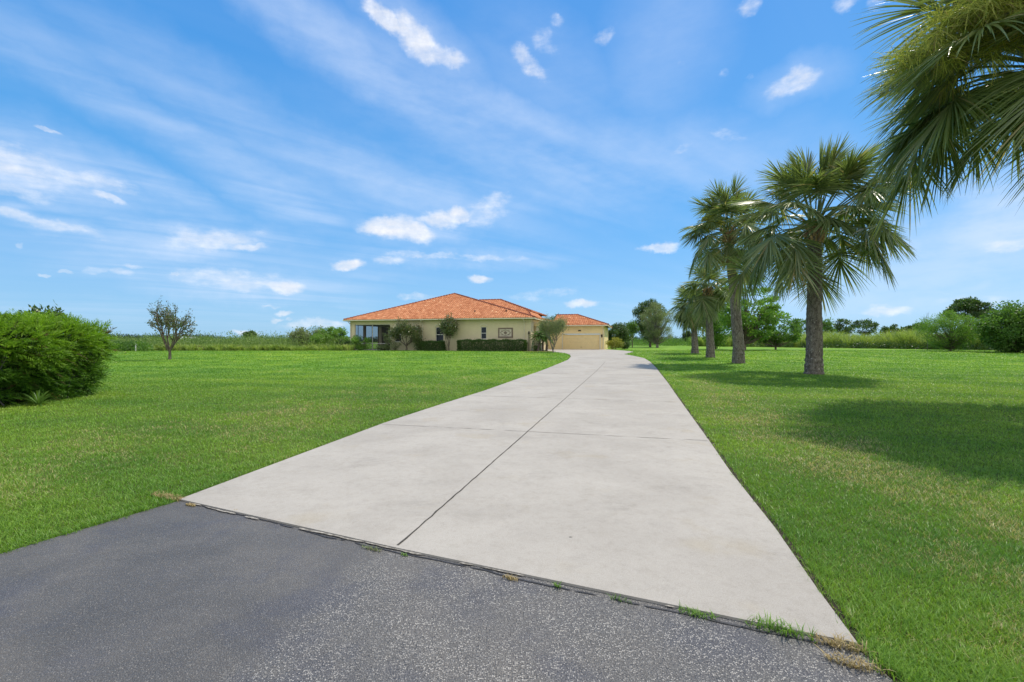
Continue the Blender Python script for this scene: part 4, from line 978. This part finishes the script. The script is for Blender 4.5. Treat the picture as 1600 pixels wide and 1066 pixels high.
house = thing('house', 'single-storey beige stucco house with orange clay tile hip roofs and a garage', 'house', base_w, -TH_D)
WL, WH = 23.3, 3.62           # wing length and eave underside height (local z from pad)
def s_of(px): u = (px-800)/F; return -(2.17-51.5*u)/(0.968+0.249*u)      # local x on the wing's front wall
def z_of(py, px):              # local z on the wing's front wall
    s = s_of(px); D = H0[1]+n_[1]*s; return ZP(py, D)-PADZ
wins = []
for px0, px1, y0, y1 in ((681, 693, 511.5, 534), (751.5, 760, 511, 529.8), (617, 627, 511.5, 534)):
    a, b_ = s_of(px0), s_of(px1); wins.append((a, b_, z_of(y1, (px0+px1)/2), z_of(y0, (px0+px1)/2)))
porch = (s_of(554.5), s_of(610), 0.0, z_of(507, 580))
def wall_open(g, x0, x1, z0, z1, y0, y1, ops):
    xs = sorted({x0, x1, *[v for o in ops for v in o[:2]]}); zs = sorted({z0, z1, *[v for o in ops for v in o[2:]]})
    for i in range(len(xs)-1):
        z_run = None
        for j in range(len(zs)-1):
            cx, cz = (xs[i]+xs[i+1])/2, (zs[j]+zs[j+1])/2
            if any(o[0] < cx < o[1] and o[2] < cz < o[3] for o in ops): continue
            g.box(xs[i], y0, zs[j], xs[i+1], y1, zs[j+1])
g = Geo(); Z0 = -0.3
wall_open(g, -WL, 0, Z0, WH, 0, 0.25, wins+[(porch[0], porch[1], 0.02, porch[3])])
g.box(-0.25, 0.25, Z0, 0, 11.26, WH)                      # right side wall of the wing
PD = 6.5                                                   # porch depth
g.box(porch[1]+0.3, 0.25, Z0, porch[1]+0.55, PD, WH)       # wall between porch and rooms
g.box(-WL, PD+0.25, Z0, -WL+0.25, 24, WH)
g.box(-WL+0.25, 23.75, Z0, 0, 24, WH)
g.box(-WL, 0.25, WH-0.42, -WL+0.22, PD, WH)              # beam over the side screens
g.box(-WL, 2.9, Z0, -WL+0.22, 3.3, WH-0.42)
g.box(-WL, PD, Z0, -WL+0.6, PD+0.25, WH)                   # back of the porch: pillars and beam
g.box(-WL+2.5, PD, Z0, -WL+3.1, PD+0.25, WH); g.box(-WL+4.4, PD, Z0, porch[1]+0.3, PD+0.25, WH)
g.box(-WL+0.6, PD, WH-0.45, -WL+2.5, PD+0.25, WH); g.box(-WL+3.1, PD, WH-0.45, -WL+4.4, PD+0.25, WH)
g.build('wall', M['stucco'], house)
g = Geo(); g.box(-WL+0.25, 0.26, -0.2, porch[1]+0.3, PD, 0.03); g.build('porch_floor', M['floor'], house)
g = Geo(); g.box(-WL+0.24, 0.26, WH-0.08, porch[1]+0.29, PD-0.01, WH-0.03); g.build('porch_ceiling', M['interior'], house)
# screens
def screen(x0, x1, z0, z1, y, vert, hor, plane='x'):
    fr = Geo(); sc = Geo(); w_ = 0.055
    def bx(a0, a1, c0, c1):
        if plane == 'x': fr.box(a0, y-0.03, c0, a1, y+0.03, c1)
        else: fr.box(y-0.03, a0, c0, y+0.03, a1, c1)
    for v in [x0+w_/2, x1-w_/2]+vert: bx(v-w_/2, v+w_/2, z0, z1)
    vs = sorted([x0+w_/2, x1-w_/2]+vert)
    for h_ in [z0+w_/2, z1-w_/2]+hor:
        for a, b2 in zip(vs[:-1], vs[1:]): bx(a+w_/2, b2-w_/2, h_-w_/2, h_+w_/2)
    if plane == 'x': sc.add([(x0, y, z0), (x1, y, z0), (x1, y, z1), (x0, y, z1)], [(0, 1, 2, 3)])
    else: sc.add([(y, x0, z0), (y, x1, z0), (y, x1, z1), (y, x0, z1)], [(0, 1, 2, 3)])
    o = fr.build('porch_screen', M['bronze'] if plane != 'x' else M['winframe'], house); sc.build('mesh', M['screen'], o)
pw = porch[1]-porch[0]
screen(porch[0]+0.01, porch[1]-0.01, 0.03, porch[3]-0.01, 0.12, [porch[0]+pw*0.49], [0.85])
screen(0.26, 2.9, 0.03, WH-0.43, -WL+0.11, [1.6], [0.85], 'y'); screen(3.3, PD, 0.03, WH-0.43, -WL+0.11, [4.9], [0.85], 'y')
# something dark in the porch: a covered grill
g = Geo(); g.box(-WL+3.4, 3.2, 0.03, -WL+4.6, 3.9, 0.95); g.tube([(-WL+3.4, 3.55, 0.95), (-WL+4.6, 3.55, 0.95)], [0.34, 0.34], 14)
o = g.build('grill', M['bronze'], loc=base_w); o.rotation_euler = (0, 0, -TH_D); tag(o, 'dark covered grill standing inside the screened porch', 'grill')
# windows
for (a, b_, c, d2) in wins:
    fr = Geo(); w_ = 0.05
    fr.box(a+0.004, 0.06, c+0.004, a+w_, 0.14, d2-0.004); fr.box(b_-w_, 0.06, c+0.004, b_-0.004, 0.14, d2-0.004)
    fr.box(a+w_, 0.06, c+0.004, b_-w_, 0.14, c+w_); fr.box(a+w_, 0.06, d2-w_, b_-w_, 0.14, d2-0.004); m_ = (c+d2)/2-0.02
    fr.box(a+w_, 0.05, m_-0.035, b_-w_, 0.13, m_+0.035)
    o = fr.build('window', M['winframe'], house)
    gg = Geo(); gg.add([(a+0.03, 0.1, c+0.03), (b_-0.03, 0.1, c+0.03), (b_-0.03, 0.1, d2-0.03), (a+0.03, 0.1, d2-0.03)], [(0, 1, 2, 3)]); gg.build('pane', M['glass'], o)
    s = Geo(); s.box(a-0.08, -0.07, c-0.1, b_+0.08, 0.0-0.002, c-0.003); s.build('sill', M['trim'], o)
    s = Geo(); n = 7                                        # segmented arch of small blocks over the window
    for i in range(n):
        t0 = -1+2*i/n+0.03; t1 = -1+2*(i+1)/n-0.03; xm = (a+b_)/2; hw2 = (b_-a)/2+0.12
        za = d2+0.06+0.20*(1-((t0+t1)/2)**2); s.box(xm+t0*hw2, -0.05, za, xm+t1*hw2, -0.002, za+0.17)
    s.build('arch_trim', M['trim'], o)
# tile medallion
a, b_ = s_of(778.5), s_of(801.5); c, d2 = z_of(528, 790), z_of(512.3, 790)
g = Geo(); w_ = 0.16
g.box(a, -0.07, c, b_, -0.002, c+w_); g.box(a, -0.07, d2-w_, b_, -0.002, d2); g.box(a, -0.07, c+w_, a+w_, -0.002, d2-w_); g.box(b_-w_, -0.07, c+w_, b_, -0.002, d2-w_)
M['med_dark'] = plain_mat('medallion_border', (0.21, 0.155, 0.115), 0.6, 0.4, 12); M['med_light'] = plain_mat('medallion_tile', (0.56, 0.49, 0.37), 0.5, 0.15, 8)
med = g.build('tile_medallion', M['med_dark'], house)
g = Geo(); g.box(a+w_, -0.035, c+w_, b_-w_, -0.002, d2-w_); g.build('light_field', M['med_light'], med)
g = Geo(); xm, zm = (a+b_)/2, (c+d2)/2
def dia(cx, cz, rx, rz, y0, y1):
    V = [(cx-rx, y, cz) for y in (y0, y1)]+[(cx, y, cz-rz) for y in (y0, y1)]+[(cx+rx, y, cz) for y in (y0, y1)]+[(cx, y, cz+rz) for y in (y0, y1)]
    g.add(V, [(0, 2, 4, 6), (1, 7, 5, 3), (0, 1, 3, 2), (2, 3, 5, 4), (4, 5, 7, 6), (6, 7, 1, 0)])
dia(xm, zm, 0.22, 0.22, -0.055, -0.036)
for sx in (-1, 1):
    for sz in (-1, 1):
        p0 = np.array([xm+sx*0.62, -0.045, zm]); p1 = np.array([xm, -0.045, zm+sz*0.33]); g.tube([p0, (p0+p1)/2+[0, 0, sz*0.05], p1], [0.025]*3, 4)
        dia(xm+sx*0.42, zm+sz*0.24, 0.07, 0.07, -0.055, -0.036)
g.build('diamond_pattern', M['med_dark'], med)
# garage
GY = 11.26; gx0, gx1 = 2.02, 6.92; GH = 3.15
g = Geo(); wall_open(g, -0.0+0.002, 7.53, Z0, GH, GY, GY+0.25, [(gx0, gx1, -0.28, 2.07)])
g.box(7.28, GY+0.25, Z0, 7.53, 23.5, GH)
g.build('garage_wall', M['stucco_y'], house)
g = Geo()                                              # sectional door with four panels and grooves
ph = 2.05/4
for i in range(4):
    g.box(gx0+0.01, GY+0.14, -0.02+i*ph+0.003, gx1-0.01, GY+0.19, -0.02+(i+1)*ph-0.003)
dr_ = g.build('garage_door', M['door'], house)
g = Geo(); g.box((gx0+gx1)/2-0.08, GY+0.10, 0.30, (gx0+gx1)/2+0.08, GY+0.127, 0.34); g.build('handle', M['bronze'], dr_)
g = Geo(); g.box(gx0-0.14, GY-0.05, 2.07, gx1+0.14, GY-0.002, 2.22); g.box(gx0-0.14, GY-0.05, 0, gx0, GY-0.002, 2.07); g.box(gx1, GY-0.05, 0, gx1+0.14, GY-0.002, 2.07)
g.build('door_trim', M['trim'], house)
g = Geo(); lx = 7.22; g.box(lx-0.05, GY-0.05, 1.75, lx+0.05, GY-0.002, 2.0); g.tube([(lx, GY-0.14, 1.62), (lx, GY-0.14, 1.68), (lx, GY-0.14, 1.95), (lx, GY-0.14, 2.06)], [0.05, 0.075, 0.095, 0.02], 8)
lamp = g.build('wall_lamp', M['bronze'], house)
g = Geo(); g.box(4.15, GY-0.09, 2.52, 4.42, GY-0.002, 2.64); g.tube([(4.2, GY-0.09, 2.58), (4.15, GY-0.2, 2.53)], [0.05, 0.07], 8); g.tube([(4.37, GY-0.09, 2.58), (4.42, GY-0.2, 2.53)], [0.05, 0.07], 8)
g.build('flood_light', M['bronze'], house)
# entry pier with stone foot
g = Geo(); g.box(0.25, 1.6, 0.95, 0.75, 2.1, 2.9); g.build('entry_pier', M['trim'], house)
g = Geo(); g.box(0.16, 1.51, Z0, 0.84, 2.19, 0.95); g.build('stone_foot', M['stone'], house)
g = Geo(); g.box(0.002, 1.4, 2.9, 2.2, 6.0, 3.2); g.build('entry_beam', M['stucco_y'], house)
g = Geo(); g.box(-0.28, -0.10, -0.05, -0.22, -0.04, 1.95); g.tube([(-0.25, -0.07, 1.95), (-0.25, -0.07, 2.05), (-0.25, -0.07, 2.28)], [0.09, 0.11, 0.04], 8); g.build('dark_post_lamp', M['bronze'], house)

# roofs
tiles, under, ridges = Geo(), Geo(), Geo()
def roof_face(poly, seed):
    """planar convex face, first edge is the eave"""
    P = np.array(poly, float); r = rs(seed)
    u = unit(P[1]-P[0]); nrm = unit(np.cross(u, P[2]-P[0])); 
    if nrm[2] < 0: nrm = -nrm
    v = np.cross(nrm, u)
    if v[2] < 0: v = -v
    q = np.stack([(P-P[0])@u, (P-P[0])@v], -1)
    under.add(P-nrm*0.03, [tuple(range(len(P)))])
    umin, umax = q[:, 0].min(), q[:, 0].max(); W_ = 0.29; cols = []
    for k in range(int((umax-umin)/W_)+1):
        uc = umin+(k+0.5)*W_; vs = []
        for i in range(len(q)):
            a, b2 = q[i], q[(i+1) % len(q)]
            if (a[0]-uc)*(b2[0]-uc) < 0: vs.append(a[1]+(b2[1]-a[1])*(uc-a[0])/(b2[0]-a[0]))
        if len(vs) < 2: continue
        v0, v1 = min(vs), max(vs)
        x = v0-0.03
        while x < v1:
            cols.append((uc, x, min(x+0.40, v1))); x += 0.38
    if not cols: return
    C = np.array(cols); n = len(C); th = np.linspace(0, np.pi, 6)
    du = -np.cos(th)*W_*0.5; dh = np.sin(th)*0.075
    jr = r.randn(n)*0.004
    lo = P[0]+u*(C[:, 0:1, None]+du[None, :, None])+v*C[:, 1][:, None, None]+nrm*(dh[None, :, None]+0.035+jr[:, None, None])
    hi = P[0]+u*(C[:, 0:1, None]+du[None, :, None]*0.96)+v*C[:, 2][:, None, None]+nrm*(dh[None, :, None]*0.9+0.0+jr[:, None, None])
    fl = P[0]+u*(C[:, 0:1, None]+du[None, :, None])+v*C[:, 1][:, None, None]+nrm*(0.0*dh[None, :, None]-0.02)
    V = np.stack([lo, hi, fl], 1).reshape(-1, 3); b = np.arange(n)[:, None]*18; j = np.arange(5)[None, :]
    f1 = np.stack([b+j, b+j+1, b+6+j+1, b+6+j], -1).reshape(-1, 4); f2 = np.stack([b+12+j, b+12+j+1, b+j+1, b+j], -1).reshape(-1, 4)
    tiles.add(V, np.vstack([f1, f2]), np.repeat(r.rand(n), 18))
def cap(a, b2, rad=0.13):
    a, b2 = np.array(a, float), np.array(b2, float); L = np.linalg.norm(b2-a); n = max(2, int(L/0.4))
    for i in range(n):
        p0 = a+(b2-a)*i/n; p1 = a+(b2-a)*(i+1.08)/n; ridges.tube([p0+[0, 0, 0.05], p1+[0, 0, 0.02]], [rad, rad*0.8], 8)
def hip(x0, x1, y0, y1, ze, x_r0, y_r0, x_r1, y_r1, zr, seed):
    """hip roof over x0..x1,y0..y1 with a ridge from (x_r0,y_r0) to (x_r1,y_r1)"""
    A, B, C_, D_ = (x0, y0, ze), (x1, y0, ze), (x1, y1, ze), (x0, y1, ze); R0, R1 = (x_r0, y_r0, zr), (x_r1, y_r1, zr)
    return A, B, C_, D_, R0, R1
ov = 0.55; EZ = WH+0.16
# wing: ridge runs back from the front hip
A, B = (-WL-ov, -ov, EZ), (ov, -ov, EZ); C_, D_ = (ov, 24.5, EZ), (-WL-ov, 24.5, EZ)
def peak_at(px, py, y):        # local point at depth y on the ray through a pixel
    for x in np.arange(-25, 10, 0.01):
        X, Y = H0+n_*x+d_*y
        if (X/Y)*F+800 >= px: return (x, y, ZP(py, Y)-PADZ)
pk = peak_at(710, 459.5, 9.2)
bk = (pk[0], 15.5, pk[2])
roof_face([A, B, pk], 1); roof_face([B, C_, bk, pk], 2); roof_face([D_, A, pk, bk], 3); roof_face([C_, D_, bk], 4)
cap(A, pk); cap(B, pk); cap(pk, bk); cap(C_, bk); cap(D_, bk)
# cross hip roof rising behind, to the right
k0 = peak_at(742, 470, 9.0); k1 = peak_at(782, 468.8, 11.0); zr = k1[2]
k0 = (k0[0], 11.0, zr)
e1 = peak_at(829, 486, 6.2)
ez2 = e1[2]-0.05; A2, B2 = (-9.0, 6.2, ez2), (e1[0], 6.2, ez2); C2, D2 = (e1[0], 17.5, ez2), (-9.0, 17.5, ez2)
# lower hip between the two, its corner just showing past the main eave
p3 = peak_at(825, 485.5, 5.9); A4, B4 = (-8.0, 2.6, EZ), (-0.35, 2.6, EZ)
roof_face([A4, B4, p3, (p3[0]-3.0, 5.9, p3[2])], 15); roof_face([B4, (-0.35, 11.0, EZ), (p3[0], 11.0, p3[2]), p3], 16); cap(B4, p3, 0.11)
roof_face([A2, B2, k1, k0], 5); roof_face([B2, C2, (k1[0], 12.5, zr), k1], 6); roof_face([C2, D2, (k0[0], 12.5, zr), (k1[0], 12.5, zr)], 7)
cap(B2, k1); cap(k0, k1); cap(C2, (k1[0], 12.5, zr)); cap(k1, (k1[0], 12.5, zr))
# garage roof
GZ = GH+0.14; A3, B3 = (0.4, GY-ov, GZ), (7.53+ov, GY-ov, GZ); C3, D3 = (7.53+ov, 23.8, GZ), (0.4, 23.8, GZ)
g1 = peak_at(902, 492.3, 16.3); g0 = (-1.5, 16.3, g1[2]); g2 = (g1[0], 18.5, g1[2])
roof_face([A3, B3, g1, (0.4, 16.3, g1[2])], 8); roof_face([B3, C3, g2, g1], 9); roof_face([C3, D3, (0.4, 18.5, g1[2]), g2], 10)
cap(B3, g1); cap((0.4, 16.3, g1[2]), g1); cap(C3, g2); cap(g1, g2)
rf = tiles.build('roof', M['tile'], house); under.build('underlay', M['under'], rf); ridges.build('ridge_tiles', M['ridge'], rf)
for (px, py) in ((742, 491.5), (791, 490.5)):
    pp = peak_at(px, py, 1.4); g = Geo(); zz = EZ+(pk[2]-EZ)*(1.4+ov)/(9.2+ov); g.tube([(pp[0], 1.4, zz-0.1), (pp[0], 1.4, zz+0.28)], [0.07, 0.07], 10); g.build('vent_pipe', M['bronze'], rf)
# walls of the raised part behind
g = Geo(); g.box(-8.5, 6.9, WH+0.1, e1[0]-0.6, 17.0, ez2-0.06); g.build('upper_wall', M['stucco'], house)
# soffit, fascia and gutter
def eaves(x0, x1, y0, y1, z, name):
    g = Geo()
    g.box(x0, y0, z-0.16, x1, y0+0.12, z-0.005); g.box(x1-0.12, y0+0.12, z-0.16, x1, y1, z-0.005); g.box(x0, y0+0.12, z-0.16, x0+0.12, y1, z-0.005)
    o = g.build('fascia', M['trim'], house)
    g = Geo(); g.box(x0+0.12, y0+0.12, z-0.14, x1-0.12, y0+1.2, z-0.10); g.build('soffit', M['trim'], house)
    return o
eaves(-WL-ov, ov, -ov, 24.5, EZ, 'wing'); eaves(0.4, 7.53+ov, GY-ov, 23.8, GZ, 'garage')
g = Geo()
for x0, x1, y, z in ((-WL-ov-0.05, ov+0.05, -ov-0.13, EZ-0.13), (0.56, 7.53+ov+0.05, GY-ov-0.13, GZ-0.13)):
    g.box(x0, y, z, x1, y+0.125, z+0.12)
g.build('gutter', M['trim'], house)
for x_, yy, zt in ((s_of(661), 0, EZ), (s_of(819.5), 0, EZ), (-WL+0.12, 0, EZ), (7.40, GY, GZ)):
    g = Geo(); g.tube([(x_, yy-ov-0.05, zt-0.12), (x_, yy-ov-0.03, zt-0.24), (x_, yy-0.10, zt-0.50), (x_, yy-0.06, zt-0.62), (x_, yy-0.06, 0.0)], [0.05]*5, 6)
    g.build('downspout', M['trim'], house)

# ------------------------------------------------------------------ render settings
scene.render.engine = 'CYCLES'
scene.cycles.max_bounces = 6; scene.cycles.transparent_max_bounces = 8
